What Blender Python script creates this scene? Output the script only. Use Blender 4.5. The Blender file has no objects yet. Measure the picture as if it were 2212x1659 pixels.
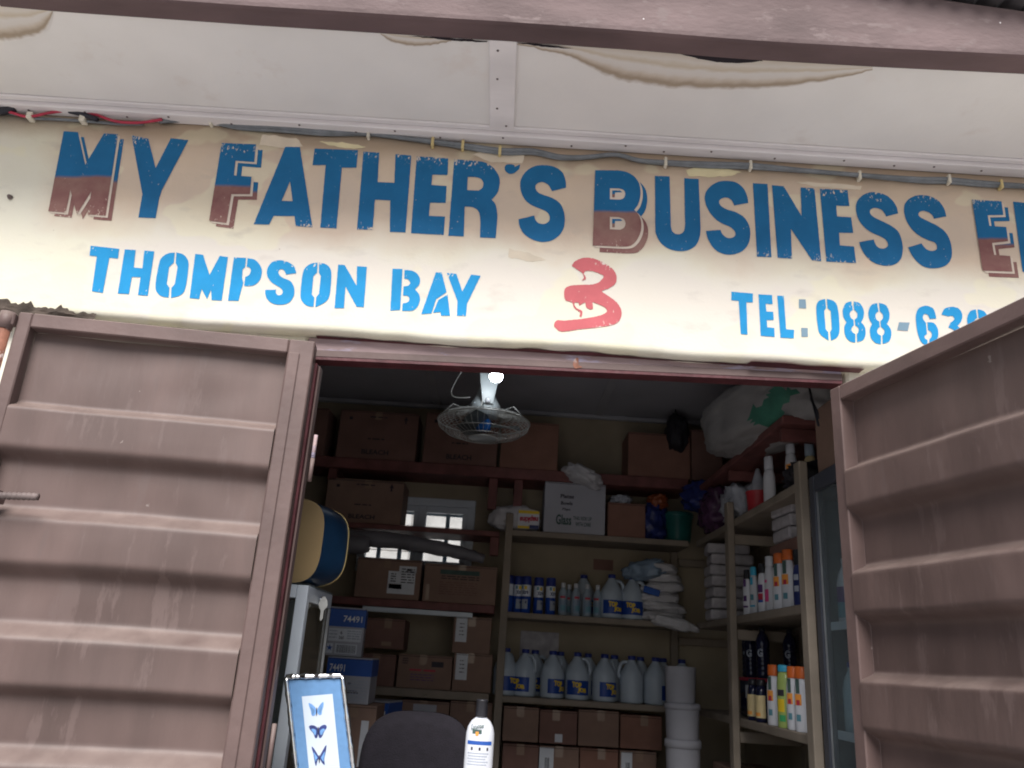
import bpy, bmesh, math, random
from mathutils import Vector, Matrix, noise
from mathutils.geometry import tessellate_polygon
R = math.radians
random.seed(7)

# ------------------------------------------------------------------ camera, sky, sun, exposure
sc = bpy.context.scene
F, CX, CY = 1750.0, 1106.0, 829.5          # focal length and centre, in units of a 2212 x 1659 picture
PITCH, ROLL = R(18.8), R(3.67)
CAM = Vector((0.0, -2.7, 1.5))
cd = bpy.data.cameras.new("camera"); cam = bpy.data.objects.new("camera", cd)
sc.collection.objects.link(cam); sc.camera = cam
cam.matrix_world = Matrix.Translation(CAM) @ Matrix.Rotation(R(90) + PITCH, 4, 'X') @ Matrix.Rotation(ROLL, 4, 'Z')
cd.sensor_width = 36.0; cd.lens = 36.0 * F / 2212.0
cd.clip_start = 0.05; cd.clip_end = 3000
cd.dof.use_dof = True; cd.dof.focus_distance = 2.9; cd.dof.aperture_fstop = 4.5

SUN_EL, SUN_AZ = R(46), R(184)
w = bpy.data.worlds.new("World"); sc.world = w; w.use_nodes = True
nt = w.node_tree
sky = nt.nodes.new("ShaderNodeTexSky"); sky.sky_type = 'NISHITA'; sky.sun_disc = False
sky.sun_elevation = SUN_EL; sky.sun_rotation = SUN_AZ
sky.air_density = 1.0; sky.dust_density = 2.0; sky.ozone_density = 1.0
nt.links.new(sky.outputs[0], nt.nodes["Background"].inputs[0])
nt.nodes["Background"].inputs[1].default_value = 0.05
sl = bpy.data.lights.new("sun", 'SUN'); so = bpy.data.objects.new("sun", sl); sc.collection.objects.link(so)
sl.energy = 3.2; sl.angle = R(38); sl.color = (1.0, 0.975, 0.945)
sd = Vector((math.sin(SUN_AZ) * math.cos(SUN_EL), math.cos(SUN_AZ) * math.cos(SUN_EL), math.sin(SUN_EL)))
so.rotation_euler = sd.to_track_quat('Z', 'Y').to_euler(); so.location = (0, -6, 8)
sc.view_settings.view_transform = 'Standard'; sc.view_settings.look = 'None'
sc.view_settings.exposure = 0.95; sc.view_settings.gamma = 1.0
sc.render.engine = 'CYCLES'
sc.cycles.use_denoising = True; sc.cycles.max_bounces = 8; sc.cycles.filter_width = 1.9
sc.cycles.sample_clamp_indirect = 6.0


def ray(x, y):
    u, v = (x - CX) / F, -(y - CY) / F
    c, s = math.cos(ROLL), math.sin(ROLL)
    u, v = u * c - v * s, u * s + v * c
    return Vector((u, math.cos(PITCH) - v * math.sin(PITCH), math.sin(PITCH) + v * math.cos(PITCH)))


def at(x, y, Y):
    d = ray(x, y); return CAM + d * ((Y - CAM.y) / d.y)


def atz(x, y, z):
    d = ray(x, y); return CAM + d * ((z - CAM.z) / d.z)


def atx(x, y, X):
    d = ray(x, y); return CAM + d * ((X - CAM.x) / d.x)


# ------------------------------------------------------------------ materials
MATS = {}


def mat(name, col, rough=0.6, var=0.12, scale=6.0, bump=0.0, bscale=60.0, metal=0.0, dust=None, spec=0.4,
        dirt=None, dscale=9.0, dthr=0.62, stretch=(1, 1, 1), trans=0.0, ior=1.45, sub=0.0, chips=()):
    """base colour with soft noise variation; dirt = colour of irregular stains; dust = colour lying on upward faces"""
    m = bpy.data.materials.new(name); m.use_nodes = True; MATS[name] = m
    t = m.node_tree; N = t.nodes; L = t.links; b = N["Principled BSDF"]
    tc = N.new("ShaderNodeTexCoord"); mp = N.new("ShaderNodeMapping"); mp.inputs["Scale"].default_value = stretch
    L.new(tc.outputs["Object"], mp.inputs[0])
    nz = N.new("ShaderNodeTexNoise"); nz.inputs["Scale"].default_value = scale; nz.inputs["Detail"].default_value = 6
    L.new(mp.outputs[0], nz.inputs["Vector"])
    lo = N.new("ShaderNodeMix"); lo.data_type = 'RGBA'
    lo.inputs[6].default_value = tuple(max(0, c * (1 - var)) for c in col) + (1,)
    lo.inputs[7].default_value = tuple(min(1, c * (1 + var)) for c in col) + (1,)
    rm = N.new("ShaderNodeMapRange"); rm.inputs[1].default_value = 0.3; rm.inputs[2].default_value = 0.7
    L.new(nz.outputs[0], rm.inputs[0]); L.new(rm.outputs[0], lo.inputs[0])
    out = lo.outputs[2]
    if dirt:
        n2 = N.new("ShaderNodeTexNoise"); n2.inputs["Scale"].default_value = dscale; n2.inputs["Detail"].default_value = 9
        n2.inputs["Roughness"].default_value = 0.65
        L.new(mp.outputs[0], n2.inputs["Vector"])
        r2 = N.new("ShaderNodeMapRange"); r2.inputs[1].default_value = dthr; r2.inputs[2].default_value = dthr + 0.06
        L.new(n2.outputs[0], r2.inputs[0])
        mx = N.new("ShaderNodeMix"); mx.data_type = 'RGBA'; mx.inputs[7].default_value = tuple(dirt) + (1,)
        L.new(r2.outputs[0], mx.inputs[0]); L.new(out, mx.inputs[6]); out = mx.outputs[2]
    for (ccol, cs, ct) in chips:
        n5 = N.new("ShaderNodeTexNoise"); n5.inputs["Scale"].default_value = cs; n5.inputs["Detail"].default_value = 5
        L.new(tc.outputs["Object"], n5.inputs["Vector"])
        r5 = N.new("ShaderNodeMapRange"); r5.inputs[1].default_value = ct; r5.inputs[2].default_value = ct + 0.025
        L.new(n5.outputs[0], r5.inputs[0])
        mx = N.new("ShaderNodeMix"); mx.data_type = 'RGBA'; mx.inputs[7].default_value = tuple(ccol) + (1,)
        L.new(r5.outputs[0], mx.inputs[0]); L.new(out, mx.inputs[6]); out = mx.outputs[2]
    if dust:
        g = N.new("ShaderNodeNewGeometry"); sp = N.new("ShaderNodeSeparateXYZ"); L.new(g.outputs["Normal"], sp.inputs[0])
        r3 = N.new("ShaderNodeMapRange"); r3.inputs[1].default_value = 0.2; r3.inputs[2].default_value = 0.6
        L.new(sp.outputs[2], r3.inputs[0])
        n3 = N.new("ShaderNodeTexNoise"); n3.inputs["Scale"].default_value = 9; n3.inputs["Detail"].default_value = 6
        L.new(tc.outputs["Object"], n3.inputs["Vector"])
        r4 = N.new("ShaderNodeMapRange"); r4.inputs[1].default_value = 0.15; r4.inputs[2].default_value = 0.75
        L.new(n3.outputs[0], r4.inputs[0])
        mu = N.new("ShaderNodeMath"); mu.operation = 'MULTIPLY'; L.new(r3.outputs[0], mu.inputs[0]); L.new(r4.outputs[0], mu.inputs[1])
        mx = N.new("ShaderNodeMix"); mx.data_type = 'RGBA'; mx.inputs[7].default_value = tuple(dust) + (1,)
        L.new(mu.outputs[0], mx.inputs[0]); L.new(out, mx.inputs[6]); out = mx.outputs[2]
    L.new(out, b.inputs["Base Color"])
    b.inputs["Roughness"].default_value = rough; b.inputs["Metallic"].default_value = metal
    b.inputs["Specular IOR Level"].default_value = spec
    b.inputs["Transmission Weight"].default_value = trans; b.inputs["IOR"].default_value = ior
    if sub: b.inputs["Subsurface Weight"].default_value = sub
    if bump:
        nb = N.new("ShaderNodeTexNoise"); nb.inputs["Scale"].default_value = bscale; nb.inputs["Detail"].default_value = 5
        L.new(mp.outputs[0], nb.inputs["Vector"])
        bp = N.new("ShaderNodeBump"); bp.inputs["Strength"].default_value = bump; bp.inputs["Distance"].default_value = 0.01
        L.new(nb.outputs[0], bp.inputs["Height"]); L.new(bp.outputs[0], b.inputs["Normal"])
    return m


def emit(name, col, strength):
    m = bpy.data.materials.new(name); m.use_nodes = True; MATS[name] = m
    b = m.node_tree.nodes["Principled BSDF"]; b.inputs["Base Color"].default_value = tuple(col) + (1,)
    b.inputs["Emission Color"].default_value = tuple(col) + (1,); b.inputs["Emission Strength"].default_value = strength
    return m


def glass(name, col, rough=0.03, alpha=0.25):
    m = bpy.data.materials.new(name); m.use_nodes = True; MATS[name] = m
    t = m.node_tree; N = t.nodes; L = t.links; b = N["Principled BSDF"]
    b.inputs["Base Color"].default_value = tuple(col) + (1,); b.inputs["Roughness"].default_value = rough
    tr = N.new("ShaderNodeBsdfTransparent"); tr.inputs[0].default_value = tuple(0.4 + 0.6 * c for c in col) + (1,)
    mx = N.new("ShaderNodeMixShader"); mx.inputs[0].default_value = alpha
    fr = N.new("ShaderNodeFresnel"); fr.inputs[0].default_value = 1.3; ad = N.new("ShaderNodeMath"); ad.inputs[1].default_value = alpha; ad.use_clamp = True
    ge = N.new("ShaderNodeNewGeometry"); iv = N.new("ShaderNodeMath"); iv.operation = 'SUBTRACT'; iv.inputs[0].default_value = 1.0; L.new(ge.outputs["Backfacing"], iv.inputs[1])
    ml = N.new("ShaderNodeMath"); ml.operation = 'MULTIPLY'; L.new(fr.outputs[0], ml.inputs[0]); L.new(iv.outputs[0], ml.inputs[1])
    L.new(ml.outputs[0], ad.inputs[0]); L.new(ad.outputs[0], mx.inputs[0])
    L.new(tr.outputs[0], mx.inputs[1]); L.new(b.outputs[0], mx.inputs[2])
    L.new(mx.outputs[0], N["Material Output"].inputs[0])
    return m


CREAM = (0.74, 0.70, 0.55)


def wall_material():
    """old cream wall: repainted beige band round the lettering, patches of fresh cream, small chips and smears"""
    m = bpy.data.materials.new("painted_plaster"); m.use_nodes = True; MATS["plaster"] = m
    t = m.node_tree; N = t.nodes; L = t.links; b = N["Principled BSDF"]; b.inputs["Roughness"].default_value = 0.75
    b.inputs["Specular IOR Level"].default_value = 0.25
    tc = N.new("ShaderNodeTexCoord"); sp = N.new("ShaderNodeSeparateXYZ"); L.new(tc.outputs["Object"], sp.inputs[0])

    def nz(scale, detail=6, st=(1, 1, 1)):
        mp = N.new("ShaderNodeMapping"); mp.inputs["Scale"].default_value = st; L.new(tc.outputs["Object"], mp.inputs[0])
        n = N.new("ShaderNodeTexNoise"); n.inputs["Scale"].default_value = scale; n.inputs["Detail"].default_value = detail
        L.new(mp.outputs[0], n.inputs["Vector"]); return n.outputs[0]

    def rng(src, a, bb, c=0.0, d=1.0):
        r = N.new("ShaderNodeMapRange"); r.inputs[1].default_value = a; r.inputs[2].default_value = bb
        r.inputs[3].default_value = c; r.inputs[4].default_value = d; L.new(src, r.inputs[0]); return r.outputs[0]

    def mth(op, a, bb):
        r = N.new("ShaderNodeMath"); r.operation = op
        for i, s in enumerate((a, bb)):
            if isinstance(s, (int, float)): r.inputs[i].default_value = s
            else: L.new(s, r.inputs[i])
        return r.outputs[0]

    def mix(f, a, bb):
        r = N.new("ShaderNodeMix"); r.data_type = 'RGBA'
        if isinstance(f, (int, float)): r.inputs[0].default_value = f
        else: L.new(f, r.inputs[0])
        for i, s in ((6, a), (7, bb)):
            if isinstance(s, tuple): r.inputs[i].default_value = s + (1,)
            else: L.new(s, r.inputs[i])
        return r.outputs[2]
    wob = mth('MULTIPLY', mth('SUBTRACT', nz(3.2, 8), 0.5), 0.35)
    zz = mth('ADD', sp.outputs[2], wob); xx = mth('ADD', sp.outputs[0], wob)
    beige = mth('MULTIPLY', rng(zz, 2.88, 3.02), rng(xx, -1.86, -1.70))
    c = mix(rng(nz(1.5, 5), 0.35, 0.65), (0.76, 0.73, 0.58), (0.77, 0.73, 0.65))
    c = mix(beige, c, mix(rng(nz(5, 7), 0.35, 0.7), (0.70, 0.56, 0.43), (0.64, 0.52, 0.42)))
    band = mth('MULTIPLY', mth('MULTIPLY', rng(zz, 2.60, 2.66), rng(zz, 2.92, 2.86)), rng(xx, -1.62, -1.52))
    c = mix(mth('MULTIPLY', band, 0.75), c, (0.74, 0.68, 0.62))
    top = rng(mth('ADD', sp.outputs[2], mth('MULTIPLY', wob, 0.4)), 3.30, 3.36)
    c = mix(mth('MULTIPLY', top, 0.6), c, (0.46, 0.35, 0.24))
    # fresh cream touch-ups
    pa = rng(nz(2.3, 3, (1, 1, 1.4)), 0.57, 0.59)
    c = mix(mth('MULTIPLY', pa, 0.45), c, (0.80, 0.75, 0.55))
    # grey smears and specks
    c = mix(mth('MULTIPLY', rng(nz(7, 9, (1, 1, 2.2)), 0.58, 0.74), 0.35), c, (0.45, 0.40, 0.36))
    c = mix(mth('MULTIPLY', rng(nz(40, 4), 0.72, 0.78), 0.5), c, (0.30, 0.22, 0.17))
    L.new(c, b.inputs["Base Color"])
    bp = N.new("ShaderNodeBump"); bp.inputs["Strength"].default_value = 0.25; bp.inputs["Distance"].default_value = 0.01
    L.new(mth('ADD', nz(9, 8), mth('MULTIPLY', nz(90, 4), 0.25)), bp.inputs["Height"]); L.new(bp.outputs[0], b.inputs["Normal"])
    return m


def paint_letter(name, col, low=None, wear=0.5, under=(0.66, 0.56, 0.46)):
    """stencilled paint; UV v runs bottom to top of a letter; low = second colour below the middle"""
    m = bpy.data.materials.new(name); m.use_nodes = True; MATS[name] = m
    t = m.node_tree; N = t.nodes; L = t.links; b = N["Principled BSDF"]; b.inputs["Roughness"].default_value = 0.7
    b.inputs["Specular IOR Level"].default_value = 0.2
    tc = N.new("ShaderNodeTexCoord"); uv = N.new("ShaderNodeUVMap"); uv.uv_map = "UVMap"
    sp = N.new("ShaderNodeSeparateXYZ"); L.new(uv.outputs[0], sp.inputs[0])

    def nz(scale, detail=6, rot=0.0, st=(1, 1, 1)):
        mp = N.new("ShaderNodeMapping"); mp.inputs["Scale"].default_value = st; mp.inputs["Rotation"].default_value = (0, rot, 0)
        L.new(tc.outputs["Object"], mp.inputs[0])
        n = N.new("ShaderNodeTexNoise"); n.inputs["Scale"].default_value = scale; n.inputs["Detail"].default_value = detail
        n.inputs["Roughness"].default_value = 0.62
        L.new(mp.outputs[0], n.inputs["Vector"]); return n.outputs[0]

    def rng(src, a, bb):
        r = N.new("ShaderNodeMapRange"); r.inputs[1].default_value = a; r.inputs[2].default_value = bb; L.new(src, r.inputs[0]); return r.outputs[0]

    def mth(op, a, bb):
        r = N.new("ShaderNodeMath"); r.operation = op; r.use_clamp = op != 'ADD'
        for i, s in enumerate((a, bb)):
            if isinstance(s, (int, float)): r.inputs[i].default_value = s
            else: L.new(s, r.inputs[i])
        return r.outputs[0]

    def mix(f, a, bb):
        r = N.new("ShaderNodeMix"); r.data_type = 'RGBA'; L.new(f, r.inputs[0])
        for i, s in ((6, a), (7, bb)):
            if isinstance(s, tuple): r.inputs[i].default_value = s + (1,)
            else: L.new(s, r.inputs[i])
        return r.outputs[2]
    c = mix(rng(nz(8), 0.3, 0.7), tuple(x * 0.9 for x in col), tuple(x * 1.1 for x in col))
    if low:
        v2 = mth('ADD', sp.outputs[1], mth('MULTIPLY', nz(9, 4), 0.06))
        lc = mix(rng(nz(6, 7), 0.35, 0.62), tuple(low), (0.30, 0.17, 0.145))
        c = mix(rng(v2, 0.515, 0.475), c, lc)
    edge = mth('ADD', rng(sp.outputs[1], 0.80, 1.05), rng(sp.outputs[1], 0.16, -0.05))
    edge = mth('MULTIPLY', edge, rng(nz(2.2, 2), 0.42, 0.62))
    sc1 = nz(105, 9, 0.7, (1, 1, 0.6))
    k = mth('ADD', sc1, mth('MULTIPLY', edge, 0.30 * wear))
    worn = rng(k, 0.70 - 0.04 * wear, 0.78 - 0.04 * wear)
    c = mix(worn, c, under)
    L.new(c, b.inputs["Base Color"])
    return m




def stain_material():
    """dried water mark: tan inside, dark ragged tide line, fading into the board"""
    m = bpy.data.materials.new("water_stain"); m.use_nodes = True; MATS["water_stain"] = m
    t = m.node_tree; N = t.nodes; L = t.links; b = N["Principled BSDF"]; b.inputs["Roughness"].default_value = 0.9
    b.inputs["Specular IOR Level"].default_value = 0.2
    uv = N.new("ShaderNodeUVMap"); uv.uv_map = "UVMap"; sp = N.new("ShaderNodeSeparateXYZ"); L.new(uv.outputs[0], sp.inputs[0])
    tc = N.new("ShaderNodeTexCoord"); n = N.new("ShaderNodeTexNoise"); n.inputs["Scale"].default_value = 22; n.inputs["Detail"].default_value = 8
    L.new(tc.outputs["Object"], n.inputs["Vector"])
    a = N.new("ShaderNodeMath"); a.operation = 'MULTIPLY_ADD'; L.new(n.outputs[0], a.inputs[0]); a.inputs[1].default_value = 0.16; L.new(sp.outputs[1], a.inputs[2])
    c = N.new("ShaderNodeMath"); c.operation = 'SUBTRACT'; L.new(a.outputs[0], c.inputs[0]); c.inputs[1].default_value = 0.08
    r = N.new("ShaderNodeValToRGB"); e = r.color_ramp.elements
    S = (0.77, 0.74, 0.72, 1)
    e[0].position = 0.0; e[0].color = (0.60, 0.53, 0.45, 1); e[1].position = 1.0; e[1].color = S
    for p, col in ((.22, (0.66, 0.61, 0.56)), (.36, (0.58, 0.50, 0.40)), (.46, (0.68, 0.64, 0.61)), (.60, (0.66, 0.61, 0.57)), (.72, (0.56, 0.48, 0.40)), (.84, (0.37, 0.295, 0.225)), (.89, (0.40, 0.325, 0.255)), (.94, (0.60, 0.55, 0.51))):
        q = e.new(p); q.color = col + (1,)
    L.new(c.outputs[0], r.inputs[0]); L.new(r.outputs[0], b.inputs["Base Color"])


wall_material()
stain_material()
BROWN = (0.122, 0.082, 0.076)
mat("brown_paint", BROWN, 0.55, 0.2, 3.5, 0.2, 25, dust=(0.20, 0.155, 0.14), dirt=(0.105, 0.072, 0.068), dscale=3.0, dthr=0.60, chips=(((0.24, 0.19, 0.18), 30, 0.745), ((0.06, 0.03, 0.025), 22, 0.735)))
mat("brown_sheet", (0.112, 0.076, 0.069), 0.5, 0.25, 2.0, 0.22, 9, dust=(0.205, 0.155, 0.138), dirt=(0.124, 0.087, 0.080), dscale=7.0, dthr=0.56, stretch=(2.2, 1, 0.5), chips=(((0.22, 0.18, 0.165), 26, 0.755), ((0.055, 0.035, 0.03), 17, 0.75)))
mat("maroon_paint", (0.09, 0.025, 0.03), 0.5, 0.3, 12, 0.2, 40)
mat("lilac_peel", (0.36, 0.26, 0.26), 0.6, 0.3, 7, 0.4, 30, dirt=(0.42, 0.37, 0.48), dscale=6, dthr=0.54, stretch=(0.5, 1, 2.5))
mat("rust_orange", (0.27, 0.115, 0.075), 0.7, 0.35, 20, 0.3, 60, dirt=(0.5, 0.40, 0.38), dscale=22, dthr=0.55)
mat("rebar_steel", (0.13, 0.10, 0.095), 0.6, 0.3, 20, 0.2, 60)
mat("broken_cement", (0.075, 0.058, 0.048), 0.95, 0.5, 14, 0.5, 40)
mat("soffit_board", (0.77, 0.74, 0.72), 0.85, 0.05, 2.5, 0.08, 40, dirt=(0.73, 0.68, 0.65), dscale=2.0, dthr=0.60)
mat("soffit_batten", (0.74, 0.70, 0.70), 0.75, 0.10, 8, 0.2, 30, dirt=(0.42, 0.34, 0.30), dscale=20, dthr=0.70, stretch=(0.3, 1, 1))
mat("fascia_paint", (0.145, 0.105, 0.104), 0.8, 0.25, 5, 0.4, 45, dirt=(0.18, 0.138, 0.135), dscale=14, dthr=0.57, stretch=(0.6, 1, 1.2))
mat("fascia_under_shade", (0.12, 0.078, 0.08), 0.75, 0.25, 6, 0.3, 40, stretch=(0.4, 1, 1))  # fascia brown made darker: shade of the downward face put into the colour
mat("roof_metal", (0.12, 0.11, 0.115), 0.6, 0.3, 8, 0.2, 30, metal=0.3)
mat("inner_wall", (0.30, 0.25, 0.18), 0.85, 0.16, 3, 0.15, 30, dirt=(0.16, 0.115, 0.08), dscale=5, dthr=0.66)
mat("ceiling_board", (0.38, 0.38, 0.42), 0.85, 0.08, 3, 0.05, 30)
mat("ceiling_strip", (0.38, 0.38, 0.41), 0.8, 0.08, 6)
mat("concrete", (0.37, 0.355, 0.345), 0.9, 0.2, 2, 0.4, 20)
mat("floor_screed", (0.06, 0.055, 0.055), 0.7, 0.2, 3, 0.2, 30)
mat("street", (0.37, 0.355, 0.35), 0.95, 0.25, 0.6, 0.5, 8)
mat("cream_wood", (0.24, 0.20, 0.16), 0.75, 0.18, 9, 0.25, 35, dirt=(0.17, 0.13, 0.10), dscale=16, dthr=0.66, stretch=(0.6, 0.6, 0.6))
mat("red_wood", (0.15, 0.055, 0.05), 0.6, 0.3, 9, 0.2, 40)
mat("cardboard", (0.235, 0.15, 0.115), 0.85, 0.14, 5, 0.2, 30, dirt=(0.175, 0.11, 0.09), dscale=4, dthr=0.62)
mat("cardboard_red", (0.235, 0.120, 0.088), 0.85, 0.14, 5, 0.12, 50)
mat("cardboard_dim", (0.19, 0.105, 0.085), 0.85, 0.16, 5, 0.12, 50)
mat("tape", (0.28, 0.19, 0.14), 0.22, 0.1, 12)
mat("box_gap", (0.03, 0.02, 0.02), 0.9, 0.1)
mat("ink_dark", (0.035, 0.03, 0.04), 0.7, 0.2, 20)
mat("ink_red", (0.42, 0.03, 0.06), 0.6, 0.2, 20)
mat("ink_green", (0.05, 0.09, 0.08), 0.7, 0.2, 20)
mat("ink_pale", (0.33, 0.36, 0.42), 0.7, 0.1, 20)
mat("paper_label", (0.60, 0.62, 0.66), 0.6, 0.06, 20)
mat("white_card", (0.38, 0.38, 0.42), 0.8, 0.07, 5)
mat("carton_blue", (0.02, 0.085, 0.36), 0.5, 0.12, 8)
mat("white_ink", (0.75, 0.75, 0.72), 0.6, 0.05, 20)
mat("hdpe_white", (0.40, 0.46, 0.53), 0.42, 0.06, 6, sub=0.0)
mat("plastic_white", (0.56, 0.57, 0.61), 0.35, 0.04, 6)
mat("lotion_white", (0.58, 0.60, 0.65), 0.3, 0.03, 6)
mat("cap_blue", (0.02, 0.035, 0.20), 0.4, 0.1, 10)
mat("cap_orange", (0.55, 0.12, 0.025), 0.4, 0.06, 10)
mat("cap_cyan", (0.05, 0.36, 0.55), 0.4, 0.06, 10)
mat("black_plastic", (0.018, 0.018, 0.022), 0.35, 0.1, 10)
mat("label_blue", (0.012, 0.05, 0.26), 0.4, 0.15, 14)
mat("label_navy", (0.02, 0.03, 0.12), 0.4, 0.2, 14)
mat("yellow_ink", (0.72, 0.50, 0.03), 0.5, 0.1, 14)
mat("green_ink", (0.05, 0.32, 0.12), 0.5, 0.1, 14)
mat("teal_ink", (0.10, 0.24, 0.30), 0.5, 0.1, 14)
mat("pink_ink", (0.70, 0.08, 0.25), 0.5, 0.1, 14)
mat("purple_ink", (0.10, 0.04, 0.16), 0.5, 0.2, 14)
mat("orange_ink", (0.75, 0.30, 0.06), 0.5, 0.1, 14)
mat("cream_label", (0.62, 0.50, 0.27), 0.5, 0.1, 14)
mat("can_white", (0.62, 0.66, 0.74), 0.25, 0.05, 14)
mat("can_blue", (0.015, 0.06, 0.32), 0.2, 0.25, 14)
mat("pet_pale", (0.28, 0.34, 0.40), 0.12, 0.15, 12)
mat("pet_dark", (0.012, 0.013, 0.035), 0.10, 0.3, 12)
mat("pet_green", (0.03, 0.16, 0.11), 0.2, 0.2, 12)
mat("pet_purple", (0.07, 0.03, 0.08), 0.12, 0.3, 12)
mat("lime_liquid", (0.33, 0.42, 0.13), 0.2, 0.08, 8)
mat("film_grey", (0.38, 0.40, 0.45), 0.22, 0.25, 9, 0.9, 22)
mat("film_white", (0.50, 0.49, 0.51), 0.35, 0.15, 9, 0.9, 16)
mat("film_blue", (0.20, 0.27, 0.36), 0.25, 0.3, 9, 0.9, 20)
mat("pack_grey", (0.36, 0.34, 0.36), 0.6, 0.25, 14, 0.8, 30)
mat("woven_sack", (0.27, 0.26, 0.26), 0.65, 0.16, 7, 0.9, 14, stretch=(1, .4, 1))
mat("sack_green", (0.045, 0.17, 0.12), 0.6, 0.2, 9, 0.3, 60)
mat("red_plastic", (0.40, 0.03, 0.04), 0.4, 0.2, 9)
mat("green_tub", (0.015, 0.10, 0.09), 0.3, 0.2, 9)
mat("bag_blue", (0.02, 0.03, 0.14), 0.25, 0.5, 14, 0.9, 24)
mat("bag_purple", (0.07, 0.03, 0.07), 0.25, 0.6, 14, 0.9, 24)
mat("bag_orange", (0.24, 0.06, 0.02), 0.3, 0.4, 14, 0.9, 24)
mat("bag_black", (0.018, 0.016, 0.022), 0.6, 0.3, 9, 0.5, 20)
mat("roll_grey", (0.16, 0.155, 0.175), 0.45, 0.2, 5, 0.5, 26)
mat("alu_white", (0.55, 0.60, 0.66), 0.35, 0.05, 9, metal=0.0)
mat("alu_bare", (0.62, 0.64, 0.66), 0.35, 0.05, 9, metal=0.8)
mat("chrome", (0.85, 0.86, 0.88), 0.12, 0.05, 9, metal=1.0)
mat("key_metal", (0.80, 0.80, 0.76), 0.25, 0.05, 9, metal=0.4)
mat("tin_cream", (0.30, 0.21, 0.105), 0.45, 0.05, 9)
mat("tin_blue", (0.010, 0.036, 0.085), 0.3, 0.45, 5)
mat("tin_gold", (0.60, 0.46, 0.20), 0.3, 0.1, 9, metal=0.7)
mat("mat_blue", (0.105, 0.225, 0.42), 0.6, 0.06, 60)
mat("print_pale", (0.50, 0.57, 0.66), 0.6, 0.03, 9)
mat("wing_blue", (0.14, 0.30, 0.60), 0.6, 0.2, 80)
mat("wing_dark", (0.03, 0.045, 0.17), 0.6, 0.3, 80)
mat("chair_fabric", (0.012, 0.010, 0.015), 0.9, 0.2, 30, 0.4, 180)
mat("fridge_grey", (0.05, 0.055, 0.072), 0.4, 0.1, 6)
mat("fridge_inside", (0.045, 0.065, 0.075), 0.5, 0.1, 6)
mat("rubber_black", (0.02, 0.02, 0.022), 0.6, 0.1, 9)
mat("fan_white", (0.40, 0.44, 0.46), 0.35, 0.06, 9)
mat("fan_wire", (0.40, 0.40, 0.385), 0.4, 0.1, 9, metal=0.3)
mat("fan_blade", (0.07, 0.085, 0.09), 0.3, 0.1, 9)
mat("fan_hub", (0.01, 0.10, 0.36), 0.4, 0.1, 9)
mat("cable_grey", (0.17, 0.185, 0.20), 0.6, 0.2, 20)
mat("wire_red", (0.42, 0.035, 0.07), 0.5, 0.15, 20)
mat("wire_black", (0.02, 0.02, 0.03), 0.5, 0.1, 20)
mat("clip_white", (0.66, 0.62, 0.52), 0.5, 0.1, 20)
mat("clip_cream", (0.62, 0.50, 0.24), 0.5, 0.1, 20)
mat("pale_block", (0.72, 0.64, 0.60), 0.9, 0.2, 3, 0.3, 20)
mat("cushion_dark", (0.02, 0.02, 0.025), 0.8, 0.2, 20)
mat("void", (0.02, 0.015, 0.02), 0.95, 0.1)
emit("lamp_glow", (0.90, 0.96, 1.0), 20.0)
glass("clear_glass", (0.55, 0.62, 0.64), 0.03, 0.03)
glass("bronze_glass", (0.30, 0.26, 0.20), 0.04, 0.08)
glass("clear_film", (0.66, 0.66, 0.72), 0.15, 0.16)
glass("pet_clear", (0.50, 0.62, 0.68), 0.08, 0.62)
paint_letter("letter_blue", (0.015, 0.14, 0.32), None, 0.8)
paint_letter("letter_two_tone", (0.015, 0.14, 0.32), (0.21, 0.085, 0.085), 0.8)
paint_letter("letter_sky", (0.020, 0.285, 0.60), None, 0.75, (0.72, 0.67, 0.58))
paint_letter("letter_grey", (0.20, 0.30, 0.38), None, 0.6, (0.72, 0.67, 0.58))
paint_letter("numeral_red", (0.55, 0.135, 0.15), None, 1.5, (0.74, 0.62, 0.56))
paint_letter("letter_gap", (0.68, 0.58, 0.49), None, 0.1)


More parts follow.
